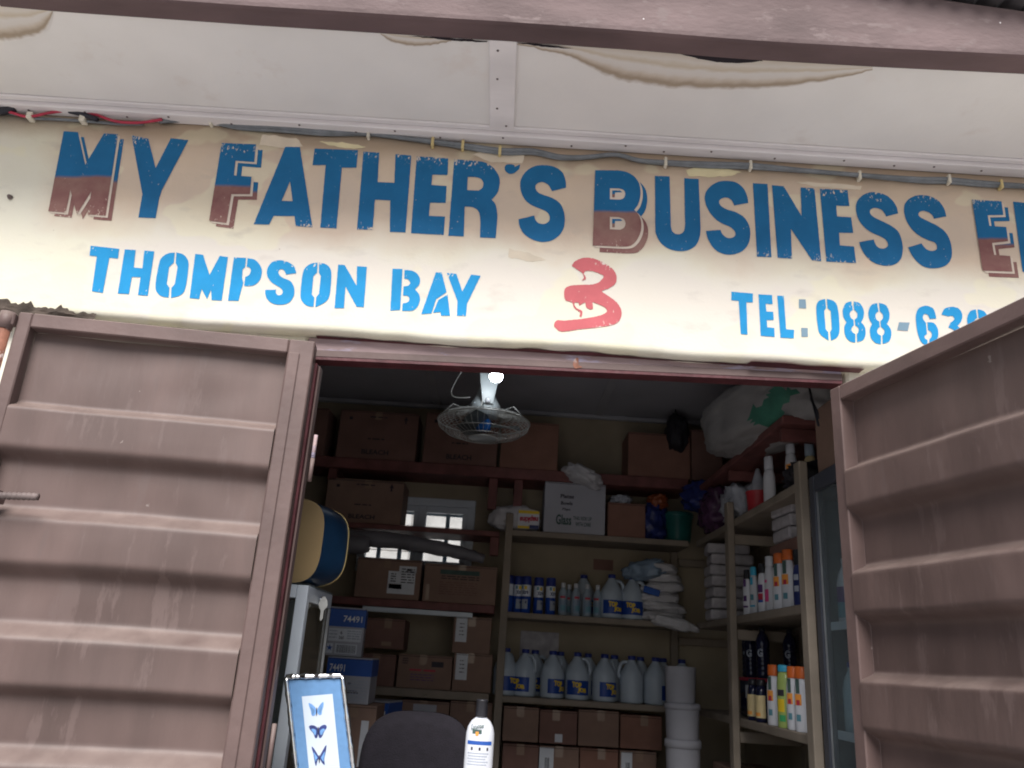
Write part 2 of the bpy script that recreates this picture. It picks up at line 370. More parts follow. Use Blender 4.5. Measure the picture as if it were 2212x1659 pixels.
# ------------------------------------------------------------------ mesh builder
class MB:
    def __init__(s):
        s.v = []; s.f = []; s.mi = []; s.sm = []; s.mats = []; s.uv = {}

    def m(s, name):
        if name not in s.mats: s.mats.append(name)
        return s.mats.index(name)

    def add(s, verts, faces, mn, smooth=False, xf=None, uvs=None):
        o = len(s.v); k = s.m(mn)
        for p in verts:
            p = Vector(p); s.v.append(xf @ p if xf else p)
        for f in faces:
            s.f.append([o + i for i in f]); s.mi.append(k); s.sm.append(smooth)
        if uvs:
            for i, u in enumerate(uvs): s.uv[o + i] = u
        return s

    def box(s, a, b, mn, bev=0.0, xf=None, seg=1):
        x0, y0, z0 = [min(a[i], b[i]) for i in range(3)]; x1, y1, z1 = [max(a[i], b[i]) for i in range(3)]
        if bev <= 0:
            v = [(x0, y0, z0), (x1, y0, z0), (x1, y1, z0), (x0, y1, z0), (x0, y0, z1), (x1, y0, z1), (x1, y1, z1), (x0, y1, z1)]
            f = [(0, 3, 2, 1), (4, 5, 6, 7), (0, 1, 5, 4), (1, 2, 6, 5), (2, 3, 7, 6), (3, 0, 4, 7)]
            return s.add(v, f, mn, False, xf)
        bm = bmesh.new(); bmesh.ops.create_cube(bm, size=1)
        for q in bm.verts: q.co = Vector(((x0 + x1) / 2 + q.co.x * (x1 - x0), (y0 + y1) / 2 + q.co.y * (y1 - y0), (z0 + z1) / 2 + q.co.z * (z1 - z0)))
        bmesh.ops.bevel(bm, geom=bm.edges[:], offset=min(bev, 0.45 * min(x1 - x0, y1 - y0, z1 - z0)), segments=seg, affect='EDGES', profile=0.5)
        bm.verts.index_update()
        s.add([q.co for q in bm.verts], [[q.index for q in f.verts] for f in bm.faces], mn, False, xf); bm.free()
        return s

    def tube(s, pts, r, mn, n=8, xf=None, smooth=True, cap=True):
        pts = [Vector(p) for p in pts]; rr = r if isinstance(r, (list, tuple)) else [r] * len(pts)
        V = []; Fc = []; up = None
        for i, p in enumerate(pts):
            d = (pts[min(i + 1, len(pts) - 1)] - pts[max(i - 1, 0)])
            d = d.normalized() if d.length > 1e-9 else Vector((0, 0, 1))
            if up is None: up = Vector((0, 0, 1)) if abs(d.z) < 0.9 else Vector((1, 0, 0))
            a = d.cross(up).normalized(); up = a.cross(d).normalized()
            for k in range(n):
                t = 2 * math.pi * k / n; V.append(p + (a * math.cos(t) + up * math.sin(t)) * rr[i])
        for i in range(len(pts) - 1):
            for k in range(n):
                k2 = (k + 1) % n; Fc.append((i * n + k, i * n + k2, (i + 1) * n + k2, (i + 1) * n + k))
        if cap: Fc.append(tuple(range(n))[::-1]); Fc.append(tuple((len(pts) - 1) * n + k for k in range(n)))
        return s.add(V, Fc, mn, smooth, xf)

    def lathe(s, prof, mn, n=24, sx=1.0, sy=1.0, xf=None, bottom=True, top=True, a0=0.0, a1=2 * math.pi):
        full = abs(a1 - a0 - 2 * math.pi) < 1e-6; V = []; Fc = []; m = n if full else n + 1
        for (r, z) in prof:
            for k in range(m):
                t = a0 + (a1 - a0) * k / n; V.append((r * math.cos(t) * sx, r * math.sin(t) * sy, z))
        for i in range(len(prof) - 1):
            for k in range(n):
                k2 = (k + 1) % m; Fc.append((i * m + k, i * m + k2, (i + 1) * m + k2, (i + 1) * m + k))
        s.add(V, Fc, mn, True, xf)
        if full and bottom: s.add(V[:m], [tuple(range(m))[::-1]], mn, False, xf)
        if full and top: s.add(V[-m:], [tuple(range(m))], mn, False, xf)
        return s

    def prism(s, poly, holes, fn, mn, depth=None):
        """flat filled polygon; fn maps a 2D point and an offset to 3D"""
        loops = [[Vector((p[0], p[1], 0)) for p in poly]] + [[Vector((p[0], p[1], 0)) for p in h] for h in holes]
        tris = tessellate_polygon(loops); flat = [p for l in loops for p in l]
        ys = [p.y for p in loops[0]]; xs = [p.x for p in loops[0]]
        y0, y1, x0, x1 = min(ys), max(ys), min(xs), max(xs)
        uv = [((p.x - x0) / max(1e-6, x1 - x0), 1 - (p.y - y0) / max(1e-6, y1 - y0)) for p in flat]
        P0 = [fn(p.x, p.y, 0.0) for p in flat]
        s.add(P0, [tuple(t) for t in tris], mn, False, None, uv)
        if depth:
            P1 = [fn(p.x, p.y, depth) for p in flat]; n = len(loops[0])
            s.add(P0 + P1, [(i, (i + 1) % n, len(P0) + (i + 1) % n, len(P0) + i) for i in range(n)], mn)
        return s

    def build(s, name, parent=None, loc=None, fix=True):
        me = bpy.data.meshes.new(name); me.from_pydata([tuple(p) for p in s.v], [], s.f)
        for n in s.mats: me.materials.append(MATS[n])
        for i, p in enumerate(me.polygons): p.material_index = s.mi[i]; p.use_smooth = s.sm[i]
        if s.uv:
            ul = me.uv_layers.new(name="UVMap")
            for lp in me.loops: ul.data[lp.index].uv = s.uv.get(lp.vertex_index, (0, 0))
        if fix:
            bm = bmesh.new(); bm.from_mesh(me); bmesh.ops.recalc_face_normals(bm, faces=bm.faces[:]); bm.to_mesh(me); bm.free()
        o = bpy.data.objects.new(name, me); sc.collection.objects.link(o)
        if parent: o.parent = parent
        if loc: o.location = loc
        return o


def tag(o, label, cat, group=None):
    o["label"] = label; o["category"] = cat
    if group: o["group"] = group
    return o


def thing(name, label, cat, loc=(0, 0, 0), rz=0.0, group=None):
    o = bpy.data.objects.new(name, None); sc.collection.objects.link(o)
    o.empty_display_size = 0.1; o.location = loc; o.rotation_euler = (0, 0, rz)
    return tag(o, label, cat, group)


def dup(root, loc, rz, label, group=None, scale=None):
    r = root.copy(); sc.collection.objects.link(r); r.location = loc; r.rotation_euler = (0, 0, rz); r["label"] = label
    if group: r["group"] = group
    if scale: r.scale = scale
    for ch in KIDS.get(root.name, []):
        c = ch.copy(); sc.collection.objects.link(c); c.parent = r
        for g in KIDS.get(ch.name, []):
            d = g.copy(); sc.collection.objects.link(d); d.parent = c
    return r


KIDS = {}


def kids(o):
    bpy.context.view_layer.update()
    KIDS[o.name] = list(o.children)
    for c in o.children: KIDS[c.name] = list(c.children)


def catmull(pts, sub=5, closed=False):
    n = len(pts); out = []
    if n < 3: return list(pts)
    for i in range(n if closed else n - 1):
        g = (lambda k: pts[k % n]) if closed else (lambda k: pts[max(0, min(n - 1, k))])
        p0, p1, p2, p3 = g(i - 1), g(i), g(i + 1), g(i + 2)
        for j in range(sub):
            t = j / sub
            out.append(tuple(0.5 * ((2 * p1[d]) + (-p0[d] + p2[d]) * t + (2 * p0[d] - 5 * p1[d] + 4 * p2[d] - p3[d]) * t * t +
                                    (-p0[d] + 3 * p1[d] - 3 * p2[d] + p3[d]) * t ** 3) for d in range(len(p1))))
    if not closed: out.append(tuple(pts[-1]))
    return out


# small lettering from the built-in font
TXT = {}


def text_shape(s, bold=0.0):
    if (s, bold) in TXT: return TXT[(s, bold)]
    c = bpy.data.curves.new("t", 'FONT'); c.body = s; c.size = 1.0; c.offset = bold; c.resolution_u = 3
    o = bpy.data.objects.new("t", c); sc.collection.objects.link(o)
    bpy.context.view_layer.update()
    me = bpy.data.meshes.new_from_object(o.evaluated_get(bpy.context.evaluated_depsgraph_get()))
    V = [(v.co.x, v.co.y) for v in me.vertices]; Fc = [tuple(p.vertices) for p in me.polygons]
    bpy.data.objects.remove(o); bpy.data.curves.remove(c); bpy.data.meshes.remove(me)
    x0 = min(v[0] for v in V); x1 = max(v[0] for v in V); y0 = min(v[1] for v in V); y1 = max(v[1] for v in V)
    V = [((v[0] - x0) / (x1 - x0), (v[1] - y0) / (y1 - y0)) for v in V]
    TXT[(s, bold)] = (V, Fc, (x1 - x0) / (y1 - y0)); return TXT[(s, bold)]


def put_text(mb, s, org, ux, uz, mn, bold=0.03):
    """text stretched over the parallelogram org + a*ux + b*uz"""
    V, Fc, asp = text_shape(s, bold); org, ux, uz = Vector(org), Vector(ux), Vector(uz)
    mb.add([org + ux * a + uz * b for a, b in V], Fc, mn)


def wrap_text(mb, s, r, ang, z, wdt, h, mn, sx=1.0, sy=1.0, bold=0.03, tilt=0.0):
    """text round a cylinder, centred at angle ang (-90 deg = towards -Y)"""
    V, Fc, asp = text_shape(s, bold); P = []
    for a, b in V:
        t = ang + (a - 0.5) * wdt / r; P.append((r * math.cos(t) * sx, r * math.sin(t) * sy, z + b * h + (a - 0.5) * tilt))
    mb.add(P, Fc, mn)


def wrap_patch(mb, r, a0, a1, z0, z1, mn, sx=1.0, sy=1.0, n=12):
    mb.lathe([(r, z0), (r, z1)], mn, n, sx, sy, None, False, False, a0, a1)


# ------------------------------------------------------------------ ground
def structure(o): o["kind"] = "structure"; return o


g = MB(); g.add([(-900, -900, 0), (900, -900, 0), (900, 900, 0), (-900, 900, 0)], [(0, 1, 2, 3)], "street"); structure(g.build("ground"))
g = MB(); g.box((-6, -1.3, 0.004), (6, 0.05, 0.30), "concrete", 0.02); structure(g.build("pavement"))

# ------------------------------------------------------------------ the shop building
shop = thing("shop_building", "cream plastered shop front with worn blue stencilled name above its open doorway", "shop")
FZ = 0.35                                   # shop floor level
XL, XR = -1.75, 1.70                        # inside faces of the side walls
YB = 3.15                                   # inside face of the back wall
ZC = 3.28                                   # inside ceiling
OL, OR = -0.70, 1.115                       # door opening
# front wall: band over the door with a rounded lower lip, plus a pier on each side
mb = MB(); xs = [-3.2 + i * 0.08 for i in range(82)]
prof = [(0.20, 3.46), (0.0, 3.46), (0.0, 3.2), (0.0, 2.9), (0.0, 2.64), (0.0, 2.60), (0.0005, 2.592), (0.004, 2.582), (0.012, 2.575), (0.022, 2.5715), (0.04, 2.570), (0.10, 2.570), (0.13, 2.570), (0.20, 2.570)]
V = []; Fc = []
for i, x in enumerate(xs):
    wv = 0.008 * noise.noise((x * 2.3, 0, 0)) + 0.004 * noise.noise((x * 9, 3, 0))
    for (y, z) in prof: V.append((x, y, z + (wv if z < 2.7 else 0)))
n = len(prof)
for i in range(len(xs) - 1):
    for k in range(n - 1): Fc.append((i * n + k, i * n + k + 1, (i + 1) * n + k + 1, (i + 1) * n + k))
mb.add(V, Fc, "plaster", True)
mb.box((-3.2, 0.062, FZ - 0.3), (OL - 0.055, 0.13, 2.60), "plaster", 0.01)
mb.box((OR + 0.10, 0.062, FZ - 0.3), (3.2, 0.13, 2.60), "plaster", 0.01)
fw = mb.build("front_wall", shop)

# lettering, traced on the wall (crop origin, crop scale -> picture units -> wall plane)
CR = {'A': (150, 480, 1000 / 2212), 'B': (1000, 540, 1300 / 2212), 'C': (2200, 640, 1000 / 2212), 'D': (3050, 700, 1046 / 2212)}


def wallfn(tagc, off, dx=0, dy=0):
    ox, oy, k = CR[tagc]
    return lambda x, y, d=0.0: at((ox + (x + dx) * k) / 1.8517, (oy + (y + dy) * k) / 1.8517, -off + d)


def chain(*parts):
    """parts: tuples are corner points, lists are smooth runs"""
    out = []
    for p in parts:
        if isinstance(p, list): out += catmull(p, 5)
        else: out.append(p)
    res = [out[0]]
    for p in out[1:]:
        if (p[0] - res[-1][0]) ** 2 + (p[1] - res[-1][1]) ** 2 > 0.5: res.append(p)
    return res


def rough(poly, amp=1.6, step=14):
    """a hand-stencilled edge: subdivide and jitter a little"""
    out = []; n = len(poly)
    for i in range(n):
        a, b = poly[i], poly[(i + 1) % n]; L = math.hypot(b[0] - a[0], b[1] - a[1]); k = max(1, int(L / step))
        for j in range(k):
            t = j / k; x, y = a[0] + (b[0] - a[0]) * t, a[1] + (b[1] - a[1]) * t
            out.append((x + amp * noise.noise((x * .09, y * .09, 1.0)), y + amp * noise.noise((x * .09, y * .09, 9.0))))
    return out


mb = MB()
plain = []   # (crop, outer, holes)
plain.append(('A', [(832, 135), (980, 165), (1045, 425), (1180, 160), (1335, 178), (1100, 620), (1075, 700), (1045, 868), (893, 862), (928, 655)], []))
plain.append(('B', [(240, 80), (340, 82), (425, 628), (312, 620), (302, 552), (160, 550), (130, 610), (25, 607)], [[(272, 315), (290, 450), (215, 448)]]))
plain.append(('B', [(440, 92), (735, 103), (725, 222), (625, 222), (588, 635), (478, 630), (515, 205), (425, 205)], []))
plain.append(('B', [(772, 113), (880, 120), (868, 320), (983, 325), (990, 130), (1098, 140), (1058, 663), (952, 660), (955, 445), (850, 440), (835, 645), (728, 643)], []))
plain.append(('B', [(1135, 145), (1350, 158), (1345, 272), (1240, 270), (1235, 340), (1338, 347), (1332, 463), (1225, 460), (1218, 550), (1328, 555), (1318, 680), (1095, 668)], []))
plain.append(('B', chain((1390, 165), [(1530, 175), (1600, 187), (1660, 227), (1697, 290), (1697, 350), (1680, 400), (1645, 440)], [(1645, 440), (1672, 475), (1683, 540), (1680, 610), (1672, 702)],
                         (1565, 697), [(1568, 600), (1563, 540), (1545, 508), (1510, 490), (1462, 487)], (1455, 690), (1350, 685)),
              [chain((1482, 285), [(1530, 285), (1570, 297), (1588, 325), (1582, 358), (1555, 378)], (1478, 375))]))
plain.append(('B', chain([(1733, 218), (1745, 203), (1770, 198), (1800, 205)], (1800, 218), (1838, 200), [(1832, 232), (1795, 260), (1758, 260), (1735, 238)]), []))
plain.append(('B', chain([(2150, 358), (2148, 310), (2125, 253), (2070, 216), (2000, 205), (1930, 215), (1872, 255), (1842, 310), (1842, 370), (1865, 430), (1910, 473), (1970, 500), (2015, 520), (2038, 550), (2035, 585), (2005, 605), (1965, 600), (1942, 575), (1935, 548)],
                         [(1828, 573), (1835, 620), (1865, 672), (1920, 710), (1990, 728), (2060, 715), (2115, 670), (2140, 610), (2140, 540), (2115, 472), (2060, 430), (1990, 405), (1955, 385), (1942, 355), (1955, 330), (1990, 320), (2025, 335), (2045, 360), (2055, 382)]), []))
plain.append(('C', chain((928, 140), (1058, 145), [(1070, 590), (1085, 635), (1125, 656), (1165, 650), (1188, 620), (1195, 570)], (1188, 160), (1315, 168), [(1333, 600), (1325, 680), (1290, 755), (1220, 798), (1130, 805), (1040, 780), (970, 720), (932, 640)]), []))
plain.append(('C', chain([(1755, 380), (1745, 320), (1715, 255), (1660, 205), (1590, 186), (1500, 190), (1430, 225), (1380, 283), (1370, 350), (1395, 430), (1450, 508), (1520, 560), (1590, 590), (1635, 630), (1638, 668), (1605, 690), (1560, 685), (1522, 650), (1510, 618)],
                         [(1380, 628), (1395, 690), (1440, 770), (1510, 822), (1600, 838), (1690, 812), (1750, 752), (1772, 670), (1765, 590), (1720, 510), (1640, 460), (1560, 435), (1508, 400), (1497, 362), (1530, 335), (1575, 335), (1610, 360), (1630, 402)]), []))
plain.append(('C', [(1795, 205), (1925, 212), (1960, 860), (1832, 855)], []))
plain.append(('D', [(80, 85), (180, 95), (330, 345), (322, 105), (440, 112), (497, 730), (420, 722), (240, 455), (250, 708), (128, 700)], []))
plain.append(('D', [(485, 115), (720, 128), (735, 262), (625, 260), (630, 350), (750, 358), (768, 490), (648, 488), (655, 595), (775, 605), (792, 745), (540, 732)], []))
plain.append(('D', chain([(1148, 325), (1130, 260), (1080, 195), (1010, 156), (920, 145), (850, 170), (802, 220), (790, 290), (810, 370), (860, 440), (930, 490), (1000, 520), (1045, 550), (1062, 590), (1045, 615), (1005, 622), (965, 600), (940, 545)],
                         [(818, 568), (835, 620), (880, 690), (950, 745), (1040, 768), (1120, 755), (1170, 710), (1187, 640), (1180, 560), (1150, 482), (1090, 430), (1010, 390), (940, 355), (910, 322), (915, 292), (950, 278), (1000, 290), (1030, 320), (1045, 350)]), []))
plain.append(('D', chain([(1555, 350), (1535, 280), (1485, 215), (1410, 178), (1320, 170), (1250, 195), (1207, 240), (1197, 300), (1215, 380), (1265, 460), (1330, 515), (1400, 550), (1455, 570), (1475, 600), (1470, 630), (1430, 642), (1390, 630), (1362, 602), (1345, 578)],
                         [(1232, 612), (1260, 670), (1310, 735), (1380, 780), (1470, 788), (1550, 765), (1595, 710), (1602, 630), (1585, 550), (1545, 480), (1480, 430), (1400, 390), (1340, 360), (1320, 335), (1330, 312), (1365, 303), (1410, 318), (1440, 345), (1450, 370)]), []))
plain.append(('D', [(2120, 225), (2220, 235), (2375, 485), (2365, 245), (2490, 255), (2560, 870), (2480, 860), (2290, 595), (2300, 850), (2200, 815)], []))
for (t, o, h) in plain: mb.prism(rough(o), [rough(q, 1.0) for q in h], wallfn(t, 0.0020), "letter_blue")
caps = [('A', [(232, 98), (358, 108), (422, 395), (588, 118), (712, 126), (602, 848), (442, 834), (477, 628), (348, 835), (290, 617), (250, 820), (95, 806)], [], (52, 44), (19, 17)),
        ('A', [(1630, 203), (1932, 215), (1918, 372), (1752, 360), (1738, 490), (1893, 502), (1880, 656), (1715, 655), (1672, 912), (1518, 890)], [], (60, 50), (21, 19)),
        ('C', chain((400, 90), [(600, 92), (680, 107), (750, 150), (792, 220), (800, 310), (780, 390), (745, 440)], [(745, 440), (788, 490), (808, 560), (800, 640), (760, 718), (700, 762), (600, 766)], (378, 755)),
         [chain((530, 250), [(610, 251), (652, 266), (666, 300), (650, 338), (615, 351)], (530, 347)), chain((530, 503), [(605, 505), (652, 522), (668, 560), (655, 598), (620, 617)], (530, 612))], (60, 60), (20, 18)),
        ('D', [(1772, 208), (2022, 222), (2038, 338), (1905, 340), (1920, 430), (2062, 440), (2078, 560), (1942, 575), (1960, 675), (2095, 685), (2115, 818), (1862, 808)], [], (54, 52), (20, 18))]
for (t, o, h, s2, s1) in caps:
    mb.prism(rough(o), h, wallfn(t, 0.0015, *s2), "letter_two_tone")
    mb.prism(o, [], wallfn(t, 0.0026, *s1), "letter_gap")
    for q in h:      # inside the holes the shadow's corner shows
        mb.prism(q, [], wallfn(t, 0.0032, 0, 0), "letter_gap")
        x0 = min(p[0] for p in q); x1 = max(p[0] for p in q); y0 = min(p[1] for p in q); y1 = max(p[1] for p in q)
        mb.prism([(x0 + 20, y0 + 18), (x1 - 46, y0 + 19), (x1 - 26, y0 + 36), (x0 + 46, y0 + 37), (x0 + 42, y1 - 20), (x0 + 20, y1 - 20)], [], wallfn(t, 0.0038), "letter_two_tone")
    mb.prism(rough(o), h, wallfn(t, 0.0044), "letter_two_tone")
mb.build("shop_name_lettering", fw)

mb = MB()
sky_l = []
sky_l.append(('A', [(470, 1112), (722, 1140), (712, 1225), (635, 1218), (578, 1530), (480, 1515), (525, 1205), (460, 1200)]))
sky_l.append(('A', [(772, 1145), (868, 1150), (852, 1305), (928, 1312), (945, 1155), (1033, 1162), (975, 1555), (888, 1548), (912, 1390), (835, 1388), (808, 1540), (710, 1535)]))
sky_l.append(('A', chain([(1215, 1172), (1150, 1182), (1093, 1225), (1070, 1295), (1045, 1440), (1050, 1510), (1090, 1555), (1160, 1572)], (1167, 1484), (1143, 1450), (1165, 1300), (1205, 1262))))
sky_l.append(('A', chain([(1228, 1172), (1290, 1190), (1330, 1240), (1335, 1305), (1310, 1480), (1268, 1547), (1180, 1574)], (1185, 1485), (1215, 1450), (1240, 1300), (1222, 1262))))
sky_l.append(('A', [(1395, 1185), (1465, 1192), (1522, 1370), (1612, 1203), (1685, 1212), (1630, 1598), (1540, 1592), (1535, 1500), (1500, 1585), (1452, 1495), (1430, 1583), (1345, 1575)]))
sky_l.append(('A', [(1738, 1215), (1845, 1220), (1837, 1300), (1815, 1322), (1810, 1395), (1820, 1440), (1778, 1600), (1685, 1598)]))
sky_l.append(('A', chain([(1858, 1222), (1925, 1238), (1972, 1290), (1985, 1350), (1962, 1422), (1905, 1465), (1828, 1467)], [(1838, 1388), (1872, 1370), (1888, 1330), (1875, 1305), (1850, 1298)])))
sky_l.append(('B', chain([(315, 940), (300, 895), (260, 865), (205, 852), (150, 865), (118, 910), (118, 960), (150, 1005), (200, 1035), (222, 1060), (215, 1085), (190, 1090), (175, 1072), (178, 1052)],
                         [(102, 1055), (110, 1105), (150, 1145), (210, 1155), (265, 1140), (298, 1095), (300, 1040), (275, 995), (220, 970), (195, 945), (197, 920), (215, 912), (235, 925), (245, 950)])))
sky_l.append(('B', chain([(460, 868), (405, 880), (362, 930), (345, 1060), (348, 1120), (385, 1160), (432, 1170)], (438, 1105), (420, 1085), (432, 960), (457, 935))))
sky_l.append(('B', chain([(470, 868), (525, 885), (553, 935), (545, 1070), (520, 1130), (445, 1172)], (450, 1105), (470, 1080), (482, 960), (468, 935))))
sky_l.append(('B', [(600, 880), (645, 885), (725, 1025), (728, 893), (795, 897), (775, 1172), (725, 1168), (650, 1030), (640, 1178), (575, 1178)]))
sky_l.append(('B', [(970, 910), (1038, 912), (1022, 1190), (955, 1195)]))
sky_l.append(('B', chain([(1052, 918), (1110, 926), (1150, 960), (1155, 1010), (1122, 1050)], [(1122, 1050), (1154, 1092), (1150, 1150), (1110, 1193), (1035, 1196)], [(1040, 1145), (1073, 1138), (1085, 1115), (1073, 1095), (1042, 1092)], [(1045, 1030), (1078, 1024), (1090, 1005), (1076, 982), (1050, 978)])))
sky_l.append(('B', [(1265, 935), (1305, 935), (1338, 1070), (1268, 1115), (1235, 1215), (1165, 1220)]))
sky_l.append(('B', [(1345, 1085), (1362, 1230), (1300, 1230), (1295, 1205), (1245, 1210), (1282, 1122)]))
sky_l.append(('B', [(1340, 938), (1405, 945), (1445, 1065), (1505, 950), (1570, 957), (1478, 1145), (1470, 1232), (1408, 1230), (1412, 1130)]))
for (t, o) in sky_l: mb.prism(rough(o), [], wallfn(t, 0.002), "letter_sky")
mb.build("place_name_lettering", fw)

mb = MB(); tel = []
tel.append(('C', [(1605, 1165), (1795, 1180), (1795, 1260), (1738, 1258), (1748, 1545), (1688, 1540), (1670, 1245), (1605, 1240)]))
tel.append(('C', [(1845, 1188), (1965, 1195), (1970, 1275), (1908, 1272), (1915, 1340), (1975, 1343), (1980, 1415), (1918, 1415), (1922, 1480), (1985, 1485), (1988, 1565), (1865, 1555)]))
tel.append(('D', [(125, 1020), (180, 1022), (200, 1305), (268, 1310), (265, 1382), (152, 1375)]))
zero_l = chain([(530, 1048), (475, 1067), (455, 1125), (465, 1260), (487, 1345), (560, 1400)], (556, 1330), (535, 1305), (522, 1150), (538, 1125))
zero_r = chain([(545, 1048), (608, 1070), (638, 1130), (652, 1290), (638, 1365), (580, 1402)], (572, 1330), (586, 1300), (577, 1150), (550, 1125))
eight_l = chain([(752, 1068), (705, 1085), (680, 1140), (685, 1200), (710, 1245)], [(710, 1245), (692, 1290), (700, 1360), (737, 1405), (785, 1418)], [(786, 1345), (762, 1330), (752, 1305), (762, 1282), (775, 1270)], [(770, 1225), (748, 1207), (738, 1175), (748, 1152), (765, 1140)])
eight_r = chain([(768, 1068), (823, 1085), (855, 1140), (855, 1200), (835, 1245)], [(835, 1245), (868, 1290), (872, 1350), (850, 1397), (800, 1415)], [(798, 1345), (812, 1325), (812, 1295), (785, 1270)], [(780, 1222), (801, 1200), (800, 1165), (776, 1140)])
sh = lambda o, dx, dy: [(p[0] + dx, p[1] + dy) for p in o]
tel += [('D', zero_l), ('D', zero_r), ('D', eight_l), ('D', eight_r), ('D', sh(eight_l, 217, 14)), ('D', sh(eight_r, 217, 14)), ('D', sh(eight_l, 1052, 68)), ('D', sh(eight_r, 1052, 68))]
tel.append(('D', chain([(1392, 1105), (1440, 1125), (1460, 1165), (1470, 1215)], (1415, 1217), [(1402, 1185), (1370, 1175), (1357, 1212), (1382, 1250)], [(1392, 1345), (1370, 1362), (1378, 1385), (1396, 1395)], [(1396, 1442), (1345, 1415), (1312, 1330), (1297, 1200), (1320, 1130), (1372, 1106)])))
tel.append(('D', chain([(1396, 1245), (1450, 1252), (1485, 1310), (1478, 1385), (1410, 1442)], [(1412, 1392), (1432, 1362), (1428, 1330), (1400, 1310)])))
tel.append(('D', chain([(1515, 1180), (1540, 1132), (1600, 1115), (1660, 1130), (1690, 1180), (1682, 1235), (1650, 1275)], [(1650, 1275), (1700, 1330), (1700, 1400), (1650, 1450), (1560, 1450)], [(1570, 1380), (1622, 1368), (1618, 1312), (1572, 1290)], [(1590, 1250), (1622, 1222), (1610, 1192), (1572, 1195)])))
for (t, o) in tel: mb.prism(rough(o), [], wallfn(t, 0.002), "letter_sky")
for o in ([(308, 1050), (365, 1052), (370, 1128), (308, 1125)], [(328, 1292), (383, 1295), (385, 1368), (330, 1368)], [(1155, 1245), (1245, 1248), (1230, 1318), (1140, 1312)]):
    mb.prism(rough(o), [], wallfn('D', 0.002), "letter_grey")
mb.build("telephone_lettering", fw)

three = [(195, 930), (230, 890), (300, 865), (380, 870), (470, 905), (550, 960), (588, 1020), (580, 1090), (530, 1130), (480, 1150), (460, 1165), (520, 1205), (590, 1260), (632, 1330), (625, 1400), (585, 1445), (500, 1470), (380, 1485), (240, 1500), (110, 1518), (60, 1495), (35, 1460), (60, 1418), (120, 1420), (240, 1410), (380, 1390), (470, 1365), (505, 1335), (480, 1300), (400, 1265), (378, 1262), (380, 1315), (345, 1318), (320, 1300), (310, 1260), (262, 1285), (250, 1262), (215, 1265), (235, 1310), (285, 1335), (280, 1385), (262, 1380), (265, 1345), (215, 1310), (195, 1260), (140, 1240), (125, 1190), (135, 1135), (190, 1110), (280, 1105), (380, 1100), (440, 1075), (475, 1030), (440, 1005), (380, 985), (325, 980), (300, 1000), (318, 1050), (280, 1065), (300, 1045), (290, 1005), (250, 975), (215, 950)]
mb = MB(); mb.prism(rough(catmull(three, 3, True), 3, 10), [], wallfn('C', 0.0023), "numeral_red"); mb.build("red_numeral", fw)

mat("touch_up", (0.74, 0.66, 0.42), 0.75, 0.10, 12); mat("touch_up_pale", (0.68, 0.59, 0.47), 0.75, 0.10, 12)
for pts, mn in (([(1482, 368), (1500, 361), (1540, 362), (1580, 366), (1602, 372), (1580, 380), (1530, 382), (1486, 381)], "touch_up"), ([(690, 305), (740, 308), (790, 316), (770, 322), (710, 314)], "touch_up"),
                ([(566, 291), (640, 299), (655, 316), (612, 319), (560, 313)], "touch_up_pale"), ([(1020, 336), (1040, 326), (1135, 330), (1128, 352), (1060, 350)], "touch_up_pale"), ([(1100, 536), (1145, 548), (1180, 560), (1150, 566), (1098, 556)], "touch_up_pale"), ([(1720, 392), (1800, 396), (1862, 402), (1858, 410), (1760, 404)], "touch_up_pale")):
    mb = MB(); mb.prism(rough(pts, 3, 6), [], lambda x, y, d=0: at(x, y, -0.0009), mn); mb.build("touch_up_patch", fw)

# chipped plaster above the hinged leaf, dark gap line under the lip
mb = MB(); bm = bmesh.new(); bmesh.ops.create_grid(bm, x_segments=40, y_segments=8, size=1)
a, b = at(2, 668, -0.01), at(205, 690, -0.01)
for q in bm.verts:
    u, v = (q.co.x + 1) / 2, q.co.y
    x = a.x + (b.x - a.x) * u - 0.06 * (u < 0.02)
    hh = 0.040 * (1 - 0.35 * u) * (1 + 0.5 * noise.noise((u * 7, 2.0, 0)))
    z = a.z + (b.z - a.z) * u + v * hh * (1 if v < 0 else (0.9 + 0.6 * noise.noise((u * 16, 5, 0))))
    q.co = (x, -0.004 - 0.012 * (1 - v * v) * (1 + noise.noise((u * 9, v * 2, 0))), z)
mb.add([q.co.copy() for q in bm.verts], [[q.index for q in f.verts] for f in bm.faces], "broken_cement"); bm.free()
mb.build("broken_plaster", shop)
mb = MB()
V = []; n = 220
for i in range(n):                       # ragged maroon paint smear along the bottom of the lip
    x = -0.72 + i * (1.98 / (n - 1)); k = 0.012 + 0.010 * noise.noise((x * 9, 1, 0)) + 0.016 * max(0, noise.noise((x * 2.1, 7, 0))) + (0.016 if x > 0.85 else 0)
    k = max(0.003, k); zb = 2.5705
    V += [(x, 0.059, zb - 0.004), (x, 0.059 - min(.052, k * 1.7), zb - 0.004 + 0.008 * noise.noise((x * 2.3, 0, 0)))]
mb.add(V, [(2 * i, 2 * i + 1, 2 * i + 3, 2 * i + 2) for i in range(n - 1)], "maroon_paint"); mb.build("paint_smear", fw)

# lintel (peeling lilac-brown steel angle) and jambs
def lz(x): return 2.503 + 0.019 * x


def sloped(m, x0, x1, y0, y1, dz0, dz1, mn):
    V = [(x, y, (lz(x) + dz) if dz is not None else 2.567) for x in (x0, x1) for y in (y0, y1) for dz in (dz0, dz1)]
    m.add(V, [(0, 1, 3, 2), (4, 6, 7, 5), (0, 4, 5, 1), (2, 3, 7, 6), (0, 2, 6, 4), (1, 5, 7, 3)], mn)


